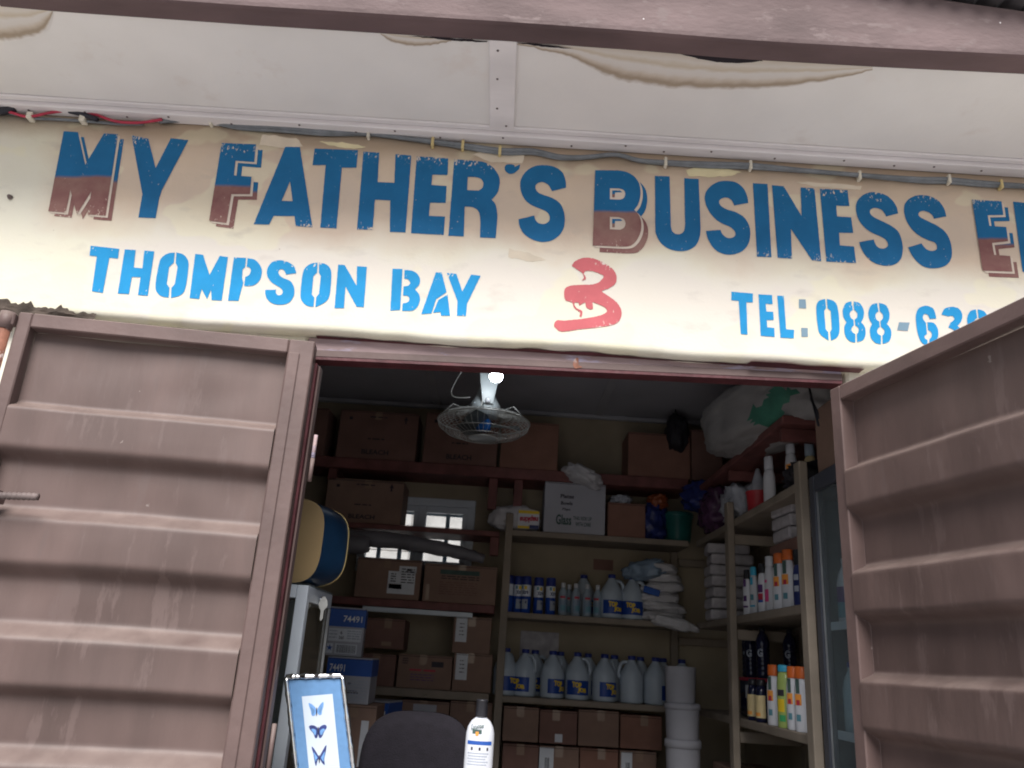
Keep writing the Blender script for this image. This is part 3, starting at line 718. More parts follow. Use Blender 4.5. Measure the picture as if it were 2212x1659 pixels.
mb = MB(); sloped(mb, OL - 0.05, OR + 0.08, 0.060, 0.100, 0.008, None, "lilac_peel")
sloped(mb, OL - 0.05, OR + 0.08, 0.052, 0.0585, 0.006, 0.030, "brown_paint")
sloped(mb, OL - 0.05, OR + 0.08, 0.054, 0.118, -0.006, 0.0055, "maroon_paint")
lin = mb.build("lintel", shop)
mb = MB(); mb.prism(rough(catmull([(1240, 776), (1250, 774), (1250, 788), (1258, 794), (1244, 796), (1238, 790)], 3, True), 2, 4), [], lambda x, y, d=0: at(x, y, 0.0505), "rust_orange"); mb.build("rust_patch", lin)
mb = MB(); mb.box((OL - 0.045, -0.004, FZ), (OL - 0.004, 0.055, 2.46), "brown_paint", 0.004); mb.box((OL - 0.003, 0.012, FZ), (OL + 0.006, 0.05, 2.455), "maroon_paint", 0.002)
mb.box((OL + 0.007, 0.03, FZ), (OL + 0.014, 0.07, 2.45), "brown_paint", 0.002); mb.build("door_jamb", shop)
mb = MB(); mb.box((OR + 0.045, 0.0, FZ), (OR + 0.085, 0.055, 2.46), "brown_paint", 0.004); mb.build("door_jamb", shop)

# eave: soffit boards, battens, cornice strip, fascia, roof sheet
SZ = 3.43
mb = MB(); mb.box((-3.2, -0.56, SZ), (-0.105, 0.0, SZ + 0.012), "soffit_board"); mb.box((-0.095, -0.56, SZ), (3.2, 0.0, SZ + 0.012), "soffit_board")
sof = mb.build("soffit", shop)
mb = MB(); mb.box((-0.148, -0.545, SZ - 0.012), (-0.055, -0.066, SZ - 0.0005), "soffit_batten", 0.003)
for y in (-0.50, -0.36, -0.2, -0.10):
    mb.lathe([(0.004, 0.0), (0.0045, 0.002)], "rebar_steel", 8, xf=Matrix.Translation((-0.10 + 0.02 * math.sin(y * 40), y, SZ - 0.0145)))
mb.build("batten", sof)
mb = MB(); mb.box((-3.2, -0.060, SZ - 0.028), (3.2, -0.001, SZ - 0.0005), "soffit_batten", 0.004)
mb.box((-3.2, -0.088, SZ - 0.011), (3.2, -0.062, SZ - 0.0005), "soffit_batten", 0.003)
for i in range(26):
    mb.lathe([(0.004, 0.0), (0.0045, 0.002)], "rebar_steel", 8, xf=Matrix.Translation((-2.6 + i * 0.21 + 0.05 * math.sin(i * 5), -0.035 + 0.012 * math.sin(i * 3), SZ - 0.0305)))
mb.build("cornice", sof)
# water stains: swollen board edges where the roof leaks


def soffit_pt(x, y, d=0.0): return atz(x, y, SZ - 0.002 - d)


FEDGE = [(-60, 8), (0, 11), (140, 25), (553, 57), (1106, 90), (1356, 110), (1606, 134), (1900, 149), (2212, 160)]


def fy(x):
    for (a0, b0), (a1, b1) in zip(FEDGE[:-1], FEDGE[1:]):
        if a0 <= x <= a1: return b0 + (b1 - b0) * (x - a0) / (a1 - a0)
    return FEDGE[-1][1]


def stain(outer, x0, x1):
    oc = catmull(outer, 8); n = len(oc); K = 16; V = []; uv = []
    for i, (ox, oy) in enumerate(oc):
        ix = x0 + (x1 - x0) * i / (n - 1); iy = fy(ix) - 6
        oy2 = oy + 3 * noise.noise((ox * .03, 1, 0)) + 2 * noise.noise((ox * .12, 4, 0))
        for k in range(K + 1):
            t = 1.06 * k / K; V.append(soffit_pt(ix + (ox - ix) * t, iy + (oy2 - iy) * t, 0.001)); uv.append((i / (n - 1), t / 1.06))
    m = MB(); m.add(V, [(i * (K + 1) + k, i * (K + 1) + k + 1, (i + 1) * (K + 1) + k + 1, (i + 1) * (K + 1) + k) for i in range(n - 1) for k in range(K)], "water_stain", False, None, uv)
    m.build("water_stain", sof)


stain([(1112, 95), (1180, 110), (1230, 122), (1290, 152), (1340, 170), (1400, 181), (1460, 188), (1560, 191), (1650, 189), (1740, 181), (1810, 169), (1885, 152)], 1112, 1885)
stain([(-50, 94), (0, 86), (50, 81), (90, 67), (106, 48), (114, 26)], -50, 112)
stain([(822, 75), (845, 89), (890, 98), (935, 97), (975, 89)], 822, 975)
for (pts) in ([(1462, 114), (1500, 125), (1540, 133), (1580, 137), (1615, 136), (1650, 131), (1600, 119), (1530, 109)], [(880, 78), (980, 88), (1052, 92), (1052, 89), (960, 80)], [(1106, 91), (1170, 101), (1215, 104), (1240, 105), (1150, 93)]):
    mb = MB(); mb.prism(rough(pts, 2, 8), [], lambda x, y, d=0: soffit_pt(x, y, 0.005), "void"); mb.build("board_gap", sof)
SAG = [(-3.3, 0), (-1.76, .006), (-1.54, -.001), (-.9, -.009), (-.07, -.006), (.31, -.012), (.69, -.027), (1.13, -.021), (1.6, -.004), (3.3, 0)]
TOPZ = [(-3.3, .26), (0.9, .215), (1.19, .190), (1.58, .160), (3.3, .02)]


def lerp_tab(x, T):
    for (a0, b0), (a1, b1) in zip(T[:-1], T[1:]):
        if a0 <= x <= a1: return b0 + (b1 - b0) * (x - a0) / (a1 - a0)
    return T[-1][1]


# fascia: underside coloured darker to stand for its shade, weathered front face
mb = MB(); xs = [-3.2 + i * 0.1 for i in range(65)]; V = []; Fc = []
prof = [(-0.540, SZ + 0.02), (-0.540, SZ - 0.004), (-0.548, SZ - 0.008), (-0.615, SZ - 0.008), (-0.625, SZ - 0.003), (-0.628, SZ + 0.01), (-0.632, SZ + 0.30), (-0.60, SZ + 0.30)]
for x in xs:
    wv = lerp_tab(x, SAG) + 0.0012 * noise.noise((x * 8, 4, 0))
    for (y, z) in prof: V.append((x, y + wv * 0.5, (z + wv) if z < SZ + .1 else SZ + lerp_tab(x, TOPZ)))
n = len(prof)
for k in range(n - 1):
    mb.add([V[i * n + kk] for i in range(len(xs)) for kk in (k, k + 1)], [(2 * i, 2 * i + 1, 2 * i + 3, 2 * i + 2) for i in range(len(xs) - 1)], "fascia_under_shade" if k < 4 else "fascia_paint", False)
for p in ((1470, 22), (1390, 42), (1545, 58), (1760, 55), (2160, 50)):
    q = at(p[0], p[1], -0.633); mb.lathe([(0.004, 0), (0.002, 0.003)], "soffit_batten", 8, xf=Matrix.Translation(q) @ Matrix.Rotation(R(90), 4, 'X'))
fas = mb.build("fascia", shop, fix=True)
mb = MB(); V = []; xs = [-3.3 + i * 0.02 for i in range(331)]
for x in xs:
    z = 0.018 * math.sin(x * 2 * math.pi / 0.076)
    V += [(x, -0.72, SZ + 0.02 + z + lerp_tab(x, TOPZ)), (x, 3.32, SZ + 0.90 + z)]
mb.add(V, [(2 * i, 2 * i + 1, 2 * i + 3, 2 * i + 2) for i in range(len(xs) - 1)], "roof_metal", True); mb.build("roof_sheet", shop)

# inside shell
WX0, WX1, WZ0, WZ1 = -1.02, -0.205, 2.03, 2.575    # back window
mb = MB()
mb.box((XL - .2, YB, FZ - .3), (WX0, YB + 0.16, 3.45), "inner_wall"); mb.box((WX1, YB, FZ - .3), (XR + .2, YB + 0.16, 3.45), "inner_wall")
mb.box((WX0, YB, FZ - .3), (WX1, YB + 0.16, WZ0), "inner_wall"); mb.box((WX0, YB, WZ1), (WX1, YB + 0.16, 3.45), "inner_wall")
bw = mb.build("back_wall", shop)
mb = MB(); mb.box((XL - 0.15, 0.132, FZ - .3), (XL, YB - .002, 3.45), "inner_wall"); mb.build("side_wall", shop)
mb = MB(); mb.box((XR, 0.132, FZ - .3), (XR + 0.15, YB - .002, 3.45), "inner_wall"); mb.build("side_wall", shop)
mb = MB(); mb.box((XL + .001, 0.202, ZC), (XR - .001, YB - .001, ZC + 0.012), "ceiling_board"); ceil = mb.build("ceiling", shop)
mb = MB()
for x in (-0.55, 0.66): mb.box((x - 0.03, 0.31, ZC - 0.010), (x + 0.03, YB - 0.05, ZC - 0.0005), "ceiling_strip", 0.002)
mb.box((XL + .01, YB - 0.04, ZC - 0.03), (XR - .01, YB - 0.002, ZC - 0.001), "ceiling_strip", 0.004)
mb.build("ceiling_batten", ceil)
mb = MB(); mb.box((XL - .1, 0.10, FZ - 0.2), (XR + .1, YB - 0.003, FZ), "floor_screed"); mb.build("shop_floor", shop)
# back window: white aluminium frame with two panes and burglar bars
win = MB(); fwid = 0.055
for (a, b) in (((WX0, WZ1 - fwid), (WX1, WZ1)), ((WX0, WZ0), (WX1, WZ0 + fwid)), ((WX0, WZ0 + fwid), (WX0 + fwid, WZ1 - fwid)), ((WX1 - fwid, WZ0 + fwid), (WX1, WZ1 - fwid))):
    win.box((a[0], YB - 0.02, a[1]), (b[0], YB + 0.06, b[1]), "alu_white", 0.004)
xm = at(912, 1120, YB).x
win.box((xm - 0.028, YB - 0.012, WZ0 + fwid), (xm + 0.028, YB + 0.05, WZ1 - fwid), "alu_white", 0.004)
for (x0, x1) in ((WX0 + fwid, xm - 0.028), (xm + 0.028, WX1 - fwid)):
    for (a, b) in (((x0, WZ1 - fwid - 0.045), (x1, WZ1 - fwid)), ((x0, WZ0 + fwid), (x1, WZ0 + fwid + .045)), ((x1 - 0.035, WZ0 + fwid + .045), (x1, WZ1 - fwid - .045))):
        win.box((a[0], YB - 0.004, a[1]), (b[0], YB + 0.045, b[1]), "alu_white", 0.003)
wf = win.build("window", bw)
g = MB(); g.box((WX0 + fwid, YB + 0.055, WZ0 + fwid), (WX1 - fwid, YB + 0.059, WZ1 - fwid), "clear_glass"); g.build("pane", wf)
g = MB()
for x in (-.90, -.75, -.60, -.42, -.30): g.box((x, YB + 0.10, WZ0), (x + 0.03, YB + 0.115, WZ1), "alu_white", 0.003)
for z in (2.47,): g.box((WX0, YB + 0.118, z), (WX1, YB + 0.130, z + 0.018), "alu_white", 0.003)
g.build("burglar_bar", wf)
g = MB()
for i in range(12):
    for k in range(12): g.box((-9 + i * 0.92, 12.0, 0.004 + k * 0.46), (-9 + i * 0.92 + 0.91, 12.16, 0.004 + k * 0.46 + 0.45), "pale_block", 0.01)
tag(g.build("block_wall"), "pale concrete block yard wall seen through the small back window", "wall")


# ------------------------------------------------------------------ door leaves
def leaf(name, label, hinge, ang, L, sgn, zt, zb, folds, out, hinge_w):
    """local x runs from the hinge along the leaf; sgn*y is the visible face; folds: z of each bend, alternating"""
    t = thing(name, label, "door", (hinge[0], hinge[1], 0), ang)
    th = 0.07
    m = MB(); yo = lambda d: sgn * d
    m.box((0, yo(0), zb), (hinge_w, yo(-th), zt), "brown_paint", 0.004)
    if hinge_w > 0.08:
        m.box((hinge_w * 0.52, yo(0.006), zb), (hinge_w - 0.004, yo(0.0005), zt - 0.05), "brown_paint", 0.003)
    m.box((L - 0.045, yo(0), zb), (L, yo(-th), zt), "brown_paint", 0.004)
    m.box((hinge_w + .001, yo(0.002), zt - 0.052), (L - 0.046, yo(-th), zt - .001), "brown_paint", 0.004)
    m.box((hinge_w + .001, yo(0.002), zb), (L - 0.046, yo(-th), zb + 0.055), "brown_paint", 0.004)
    m.build("frame", t)
    # bent steel sheet
    zs = [(zt - 0.053, -0.050)]; 
    for (zl, kind) in folds: zs.append((zl, kind))
    zs.append((zb + 0.056, zs[-1][1]))
    nx = 26; V = []; Fc = []; prof = []
    for (z, d) in zs: prof.append((z, d))
    zz_, fine = prof[0][0], []
    def dep(z):
        for a, b in zip(prof[:-1], prof[1:]):
            if a[0] >= z >= b[0]: return a[1] + (b[1] - a[1]) * (a[0] - z) / max(1e-6, a[0] - b[0])
        return prof[0][1] if z > prof[0][0] else prof[-1][1]
    while zz_ > prof[-1][0]:
        fine.append((zz_, sum(dep(zz_ + q * .0045) * wq for q, wq in zip(range(-3, 4), (.06, .13, .2, .22, .2, .13, .06))))); zz_ -= .007
    for i in range(nx + 1):
        x = hinge_w + 0.001 + (L - 0.046 - hinge_w - 0.002) * i / nx
        for (z, d) in fine:
            e = 0.006 * noise.noise((x * 2.6 + hinge[0] * 9, z * 5.0, 2)) + 0.003 * noise.noise((x * 7 + hinge[0] * 9, z * 9.0, 2)); ed = min(1, 8 * min(i / nx, 1 - i / nx))
            zz = z + 0.006 * noise.noise((x * 2.2, z * 1.2, 5 + hinge[0])) * ed
            V.append((x, yo(d + e * ed), min(zz, zt - 0.05)))
    n = len(fine)
    for i in range(nx):
        for k in range(n - 1): Fc.append((i * n + k, i * n + k + 1, (i + 1) * n + k + 1, (i + 1) * n + k))
    m = MB(); m.add(V, Fc, "brown_sheet", True); m.build("panel_sheet", t)
    return t


def foldlist(px, ys, Y, scale, oy, ox):
    """pixel rows of the bends along one column of the picture -> heights"""
    res = []
    for y in ys: res.append(at(ox + px * scale, oy + y * scale, Y).z)
    return res


REC, OUT = -0.050, 0.006
zl = foldlist(930, [462, 470, 618, 652, 815, 852, 1008, 1052, 1212, 1262, 1430, 1464, 1640], -0.10, 0.6257, 621, 0)
D = [REC, OUT, OUT, REC, REC, OUT, OUT, REC, REC, OUT, OUT, REC, REC]
fl = [(z, d) for z, d in zip(zl, D)]
per = zl[9] - zl[5]; z0 = zl[12]
fl += [(z0 - 0.045, OUT), (z0 - 0.17, OUT), (z0 - 0.20, REC), (z0 - 0.31, REC), (z0 - 0.355, OUT)]
lf = leaf("metal_door", "brown sheet metal door leaf swung flat against the wall with dusty ledges", (OL + 0.004, -0.052), R(180 + 6), 0.985, 1, 2.512, 0.42, fl, None, 0.088)
zr = foldlist(345, [612, 620, 762, 790, 960, 975, 1128, 1150, 1335, 1348, 1530, 1552], -0.10, 0.6257, 621, 1620)
D = [REC, OUT, OUT, REC, REC, OUT, OUT, REC, REC, OUT, OUT, REC]
fr = [(z, d) for z, d in zip(zr, D)]; z0 = zr[-1]
fr += [(z0 - .17, REC), (z0 - .2, OUT), (z0 - .33, OUT), (z0 - .355, REC), (z0 - .5, REC)]
rf = leaf("metal_door", "brown sheet metal door leaf jutting out from the doorway beside the fridge", (OR - 0.004, -0.030), R(-77), 0.94, -1, 2.462, 0.42, fr, None, 0.055)
# pivot pipe, reinforcing-bar latch and hinges on the flat leaf
m = MB(); m.tube([(1.012, 0.01, 2.50), (1.012, 0.01, 2.44)], 0.024, "brown_paint", 14); m.box((0.985, -0.01, 2.455), (1.03, 0.02, 2.50), "brown_paint", 0.004)
m.tube([(1.012, 0.01, 2.44), (1.012, 0.01, 0.5)], 0.021, "rust_orange", 14); m.build("pivot_pipe", lf)
ll = lf.matrix_basis.inverted()
p0, p1 = at(-60, 1069, -0.20), at(82, 1073, -0.20)
m = MB(); pts = [p0.lerp(p1, i / 40) for i in range(41)]
m.tube([ll @ p for p in pts], [0.0105 + (0.0018 if i % 3 else -0.0006) for i in range(41)], "rebar_steel", 10)
a = ll @ at(-20, 1069, -0.20); m.box((a.x - 0.02, -0.0, a.z - 0.02), (a.x + 0.02, a.y + 0.004, a.z + 0.02), "brown_paint", 0.003)
m.build("latch_bar", lf)
h = at(668, 985, -0.03); hl = ll @ h
m = MB(); m.tube([(hl.x - 0.012, hl.y - .004, hl.z + 0.075), (hl.x - 0.012, hl.y - .004, hl.z - 0.004)], 0.0065, "lilac_peel", 12); m.tube([(hl.x - 0.012, hl.y - .004, hl.z - 0.006), (hl.x - 0.012, hl.y - .004, hl.z - 0.085)], 0.007, "brown_paint", 12); m.build("hinge", lf)
hl.z = 1.2
m = MB(); m.tube([(hl.x - 0.012, hl.y - .004, hl.z + 0.075), (hl.x - 0.012, hl.y - .004, hl.z - 0.075)], 0.007, "brown_paint", 12); m.build("hinge", lf)
rl = rf.matrix_basis.inverted()
for z in (2.2, 1.0):
    m = MB(); m.tube([(0.0, 0.018, z + 0.07), (0.0, 0.018, z - 0.07)], 0.013, "brown_paint", 12); m.build("hinge", rf)

# ------------------------------------------------------------------ cables along the wall top
wy = -0.018
def path(pts, Y=-0.016): return catmull([tuple(at(x, y, Y + 0.003 * math.sin(x * .05))) for x, y in pts], 6)


cb = thing("electric_cable", "grey twin electric cable clipped along top of cream wall", "cable")
m = MB()
g1 = [(345, 262), (400, 260), (458, 262), (520, 272), (600, 275), (700, 285), (797, 289), (880, 299), (940, 306), (1000, 313), (1085, 324), (1150, 325), (1210, 338), (1265, 339), (1330, 334), (1380, 346), (1437, 350), (1520, 353), (1620, 356), (1740, 368), (1858, 378), (1980, 386), (2048, 387), (2130, 395), (2230, 402)]
m.tube(path(g1), 0.0085, "cable_grey", 8)
m.tube(path([(x, y + 4 + 3 * math.sin(x * 0.013)) for x, y in g1], -0.009), 0.0075, "cable_grey", 8)
m.build("cable_sheath", cb)
for (x, y, c) in ((458, 262, "clip_white"), (797, 289, "clip_white"), (935, 307, "clip_cream"), (1000, 313, "clip_cream"), (1080, 325, "clip_cream"), (1437, 350, "clip_white"), (1620, 357, "clip_white"), (1855, 379, "clip_white"), (2048, 387, "clip_white"), (2160, 398, "clip_cream")):
    q = at(x, y + 2, -0.012); m = MB(); m.box((q.x - .0055, -0.028, q.z - .020), (q.x + .0055, -0.001, q.z + .018), c, 0.002)
    m.build("cable_clip", cb)
m = MB(); m.tube(path([(-20, 238), (20, 242), (60, 252), (110, 243), (150, 240), (200, 246), (250, 262), (300, 265), (350, 258)], -0.03), 0.0055, "wire_red", 8)
tag(m.build("electric_wire"), "thin red wire looping over the wall top past the corner", "wire")
m = MB(); m.tube(path([(-20, 244), (30, 246), (70, 255), (130, 258), (190, 262), (260, 268), (310, 268)], -0.014), 0.006, "cable_grey", 8)
tag(m.build("electric_wire"), "dull grey wire running below the red one on the wall", "wire")
m = MB(); m.tube(path([(150, 240), (175, 246), (210, 258)], -0.032), 0.010, "wire_black", 8)
tag(m.build("wire_joint"), "black taped joint on the red wire at wall top", "wire joint")
m = MB(); m.tube(path([(-25, 236), (5, 240), (32, 232)], -0.03), [0.02, 0.022, 0.004] if False else 0.016, "wire_black", 8)
tag(m.build("wire_joint"), "thick black taped wire bundle at end of the wall top", "wire joint")
for (x, y) in ((70, 256), (183, 262)):
    q = at(x, y, -0.01); m = MB(); m.box((q.x - .012, -0.036, q.z - .014), (q.x + .012, -0.001, q.z + .014), "clip_white", 0.003); m.build("cable_clip", cb)
m = MB(); q = at(22, 426, -0.004); m.lathe([(0.010, 0), (0.006, 0.012), (0.003, 0.014)], "rebar_steel", 10, xf=Matrix.Translation(q) @ Matrix.Rotation(R(90), 4, 'X'))
tag(m.build("wall_bolt"), "small dark bolt end in blank cream wall beside the lettering", "bolt")


# ------------------------------------------------------------------ shelving
def shelf_unit():
    t = thing("wooden_shelf", "pale wooden shelf unit along the back wall holding jugs and spray cans", "shelf unit", (0, 2.8, FZ))
    def part(nm, a, b, mt="cream_wood", bev=0.004):
        m = MB(); m.box((a[0], a[1] - 2.8, a[2] - FZ), (b[0], b[1] - 2.8, b[2] - FZ), mt, bev); return m.build(nm, t)
    for z in (2.335, 1.800, 1.285, 0.74): part("shelf_board", (0.03, 2.8, z - 0.038), (1.26, 3.145, z))
    px = at(1094, 1250, 2.77).x
    part("post", (px - .028, 2.76, FZ), (px + .022, 2.797, 2.44))
    part("post", (1.20, 3.10, FZ), (1.25, 3.143, 2.295)); part("post", (px - .02, 3.10, FZ), (px + .025, 3.143, 2.295))
    for z in (2.25, 1.72): part("rail", (1.255, 3.10, z - 0.05), (1.60, 3.14, z))
    return t


shelf_unit()


def side_unit():
    t = thing("wooden_shelf", "pale wooden shelf unit along the side wall crowded with bottles", "shelf unit", (1.29, 1.8, FZ))
    def part(nm, a, b, mt="cream_wood", bev=0.004):
        m = MB(); m.box((a[0] - 1.29, a[1] - 1.8, a[2] - FZ), (b[0] - 1.29, b[1] - 1.8, b[2] - FZ), mt, bev); return m.build(nm, t)
    for z in (2.335, 1.805, 1.285, 0.74): part("shelf_board", (1.307, 0.80, z - 0.04), (1.695, 2.797 if z > 1 else 2.7, z))
    part("post", (1.268, 1.865, FZ), (1.306, 1.935, 2.43)); part("post", (1.268, 0.725, FZ), (1.306, 0.795, 2.40))
    part("post", (1.64, 1.87, FZ), (1.69, 1.93, 2.29))
    for z in (2.25, 1.735, 1.22): part("rail", (1.3065, 1.88, z - 0.055), (1.638, 1.92, z))
    return t


side_unit()


def red_shelf(label, x0, x1, ztop, th, posts, y0=2.8, extra=None):
    t = thing("wall_shelf", label, "shelf", (x0, y0, ztop))
    m = MB(); m.box((0, 0, -th), (x1 - x0, YB - .003 - y0, 0), "red_wood", 0.004); m.build("shelf_board", t)
    for (x, za, zb) in posts:
        m = MB(); m.box((x - x0 - .03, 0.03, zb - ztop), (x - x0 + .03, 0.09, -th - .001), "red_wood", 0.003); m.build("bracket", t)
        m = MB(); m.box((x - x0 - .03, 0.092, -th - .045), (x - x0 + .03, YB - .005 - y0, -th - .001), "red_wood", 0.003); m.build("bracket_arm", t)
    if extra:
        for (nm, a, b, mt) in extra:
            m = MB(); m.box(a, b, mt, 0.003); m.build(nm, t)
    return t


red_shelf("long dark red shelf under the ceiling carrying bleach cartons", -1.70, 1.26, 2.760, 0.075, [(-1.2, 0, 2.60), (-0.085, 0, 2.47), (0.09, 0, 2.47)])
red_shelf("thin dark red shelf crossing in front of the back window", -1.60, -0.02, 2.316, 0.034, [(-0.05, 0, 2.16)])
red_shelf("dark red shelf above the numbered blue cartons with white strip below", -1.60, -0.02, 1.831, 0.050, [], 2.8,
          [("white_strip", (0.72, -0.012, -0.085), (1.44, 0.02, -0.054), "alu_white")])  # plain white strip along the front edge of the shelf
t = thing("wall_shelf", "pale wooden shelf under the brown cartons behind the chair", "shelf", (-1.0, 2.8, 1.292))
m = MB(); m.box((-0.4, 0, -0.05), (0.98, 0.345, 0), "cream_wood", 0.004); m.build("shelf_board", t)
for x in (-0.3, 0.9):
    m = MB(); m.box((x - .025, 0.28, FZ - 1.292), (x + .025, 0.33, -0.051), "cream_wood", 0.004); m.build("post", t)
# high shelf on the side wall
t = thing("wall_shelf", "dark red high shelf on the side wall under the big sack", "shelf", (1.27, 0.9, 2.66))
m = MB(); m.box((0, 0.0, -0.04), (0.42, 1.85, 0), "red_wood", 0.004); m.build("shelf_board", t)
for y in (0.1, 1.0, 1.75):
    m = MB(); m.box((0.02, y - .02, -0.10), (0.42, y + .02, -0.041), "red_wood", 0.003); m.build("bracket", t)


# ------------------------------------------------------------------ cartons
def carton(label, x0, x1, z0, z1, Y, dep, mt="cardboard", prints=(), rz=0.0, name="carton", group=None, flap=True, tape=True, top=None):
    cx = (x0 + x1) / 2; wd = x1 - x0; ht = z1 - z0
    t = thing(name, label, "box", (cx, Y, z0), rz, group)
    m = MB(); m.box((-wd / 2, 0, 0.001), (wd / 2, dep, ht), mt, 0.004, seg=2)
    if flap:
        m.box((-wd / 2 + .004, -0.0022, ht - 0.012), (wd / 2 - .004, 0.01, ht - 0.0095), "box_gap")
    m.build("body", t)
    if tape:
        m = MB(); tx = random.uniform(-.02, .02)
        m.box((tx - .024, -0.0016, ht - 0.06), (tx + .024, 0.004, ht + 0.0012), "tape"); m.box((tx - .024, 0.004, ht + .0004), (tx + .024, dep - .004, ht + 0.0014), "tape"); m.build("tape_strip", t)
    for pr in prints:
        kind = pr[0]
        if kind == 'text':          # ('text', string, u0, v0, u1, v1, material, flipped)
            _, s, u0, v0, u1, v1, mn = pr[:7]; m = MB()
            fl = len(pr) > 7 and pr[7]
            o = Vector((-wd / 2 + u0 * wd, -0.0024, v0 * ht)); ux = Vector(((u1 - u0) * wd, 0, 0)); uz = Vector((0, 0, (v1 - v0) * ht))
            if fl: o = o + ux + uz; ux, uz = -ux, -uz
            put_text(m, s, o, ux, uz, mn, 0.028 if len(s) < 8 and not s.isdigit() else 0.012); m.build("printed_text", t)
        elif kind == 'rect':        # ('rect', u0, v0, u1, v1, material, partname)
            _, u0, v0, u1, v1, mn, pn = pr; m = MB()
            m.box((-wd / 2 + u0 * wd, -0.0019, v0 * ht), (-wd / 2 + u1 * wd, 0.002, v1 * ht), mn); m.build(pn, t)
        elif kind == 'lines':       # rows of unreadable small print
            _, u0, v0, u1, v1, mn, k = pr; m = MB()
            for i in range(k):
                v = v1 - (v1 - v0) * (i + .5) / k; uu = u0
                while uu < u1 - 0.01:
                    le = min(random.uniform(.03, .12), u1 - uu)
                    m.box((-wd / 2 + uu * wd, -0.0026, (v - .012) * ht), (-wd / 2 + (uu + le) * wd, 0.0, (v + .012) * ht), mn); uu += le + .02
            m.build("small_print", t)
        elif kind == 'bars':
            _, u0, v0, u1, v1, mn = pr; m = MB(); uu = u0
            while uu < u1:
                le = random.uniform(.004, .014); m.box((-wd / 2 + uu * wd, -0.0029, v0 * ht), (-wd / 2 + (uu + le) * wd, 0.0, v1 * ht), mn); uu += le + random.uniform(.006, .014)
            m.build("barcode", t)
        elif kind == 'arrow':
            _, u, v, sz, mn = pr; m = MB(); o = Vector((-wd / 2 + u * wd, -0.0024, v * ht))
            f2 = lambda x, y, d=0: o + Vector((x * sz, 0, -y * sz))
            m.prism([(0, -1), (.5, 0), (.2, 0), (.2, .8), (-.2, .8), (-.2, 0), (-.5, 0)], [], f2, mn); m.build("arrow_mark", t)
    return t


def cpx(label, px0, px1, ytop, z0, Y=2.82, dep=0.30, **k):
    xm = (px0 + px1) / 2; ym = ytop + 45
    x0, x1 = at(px0, ym, Y).x, at(px1, ym, Y).x; z1 = at(xm, ytop, Y).z
    return carton(label, x0, x1, z0, z1, Y, dep, **k)


bl = lambda: [('text', 'BLEACH', .32, .10, .66, .20, 'ink_dark'), ('arrow', .84, .84, .03, 'ink_dark'), ('rect', .12, .80, .16, .86, 'ink_dark', 'printed_mark'), ('lines', .38, .38, .60, .46, 'ink_dark', 1), ('lines', .38, .84, .62, .92, 'ink_dark', 1)]
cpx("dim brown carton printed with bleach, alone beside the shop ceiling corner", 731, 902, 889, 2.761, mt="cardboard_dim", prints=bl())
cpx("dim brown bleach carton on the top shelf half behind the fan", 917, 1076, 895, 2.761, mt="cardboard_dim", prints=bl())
cpx("plain reddish carton on the top shelf just beside the fan", 1082, 1206, 912, 2.761, mt="cardboard_red", tape=False)
cpx("plain reddish carton on the top shelf near the black bag", 1357, 1491, 937, 2.761, mt="cardboard_red", tape=False)
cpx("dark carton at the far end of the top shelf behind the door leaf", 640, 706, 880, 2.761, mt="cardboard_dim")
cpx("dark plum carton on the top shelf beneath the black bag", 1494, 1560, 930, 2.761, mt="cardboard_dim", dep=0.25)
cpx("brown bleach carton touching the back window frame", 703, 870, 1036, 2.317, prints=bl(), Y=2.83)
cpx("brown carton with torn white shipping label below the grey rolls", 768, 908, 1207, 1.832, prints=[('rect', .50, .14, .92, .70, 'paper_label', 'paper_label'), ('rect', .66, .68, .93, .84, 'paper_label', 'paper_label'), ('rect', .52, .26, .72, .38, 'ink_dark', 'printed_block'), ('lines', .54, .42, .62, .66, 'ink_dark', 4), ('lines', .70, .40, .90, .80, 'ink_dark', 6), ('rect', .78, .72, .86, .78, 'ink_dark', 'printed_block')])
cpx("brown carton printed with dark banner below the grey rolls", 914, 1072, 1221, 1.832, mt="cardboard", prints=[('rect', .22, .74, .76, .86, 'ink_green', 'printed_block'), ('lines', .24, .60, .76, .72, 'ink_dark', 2), ('lines', .22, .20, .74, .56, 'cardboard_dim', 6), ('rect', .04, .05, .09, .45, 'tape', 'tape_strip')])
# cartons on the pale shelf
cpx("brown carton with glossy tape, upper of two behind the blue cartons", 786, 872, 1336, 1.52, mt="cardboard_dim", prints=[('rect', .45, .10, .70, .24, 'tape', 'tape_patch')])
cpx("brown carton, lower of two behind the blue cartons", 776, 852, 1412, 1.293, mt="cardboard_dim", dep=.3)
cpx("brown carton with red lettering on the pale shelf", 857, 975, 1415, 1.293, prints=[('rect', .22, .52, .44, .57, 'ink_red', 'red_print'), ('rect', .48, .52, .70, .57, 'ink_red', 'red_print'), ('lines', .25, .22, .68, .45, 'purple_ink', 3), ('lines', .08, .70, .20, .90, 'ink_dark', 3), ('rect', .62, .66, .84, .82, 'ink_dark', 'printed_block')])
lab = [('rect', .06, .30, .36, .98, 'paper_label', 'paper_label'), ('lines', .16, .45, .28, .85, 'ink_dark', 4)]
cpx("brown carton with white paper label, upper of the pair by the shelf post", 978, 1060, 1333, 1.525, prints=lab)
cpx("brown carton with white paper label, lower of the pair by the shelf post", 978, 1062, 1412, 1.293, prints=lab)
# under the pale shelf
cpx("brown carton with shiny white label directly above the chair back", 862, 968, 1514, 0.93, Y=2.83, prints=[('rect', .26, .55, .74, .93, 'white_card', 'paper_label')])
cpx("plain brown carton under the pale shelf between chair and bottle", 970, 1062, 1516, 0.93, Y=2.83)
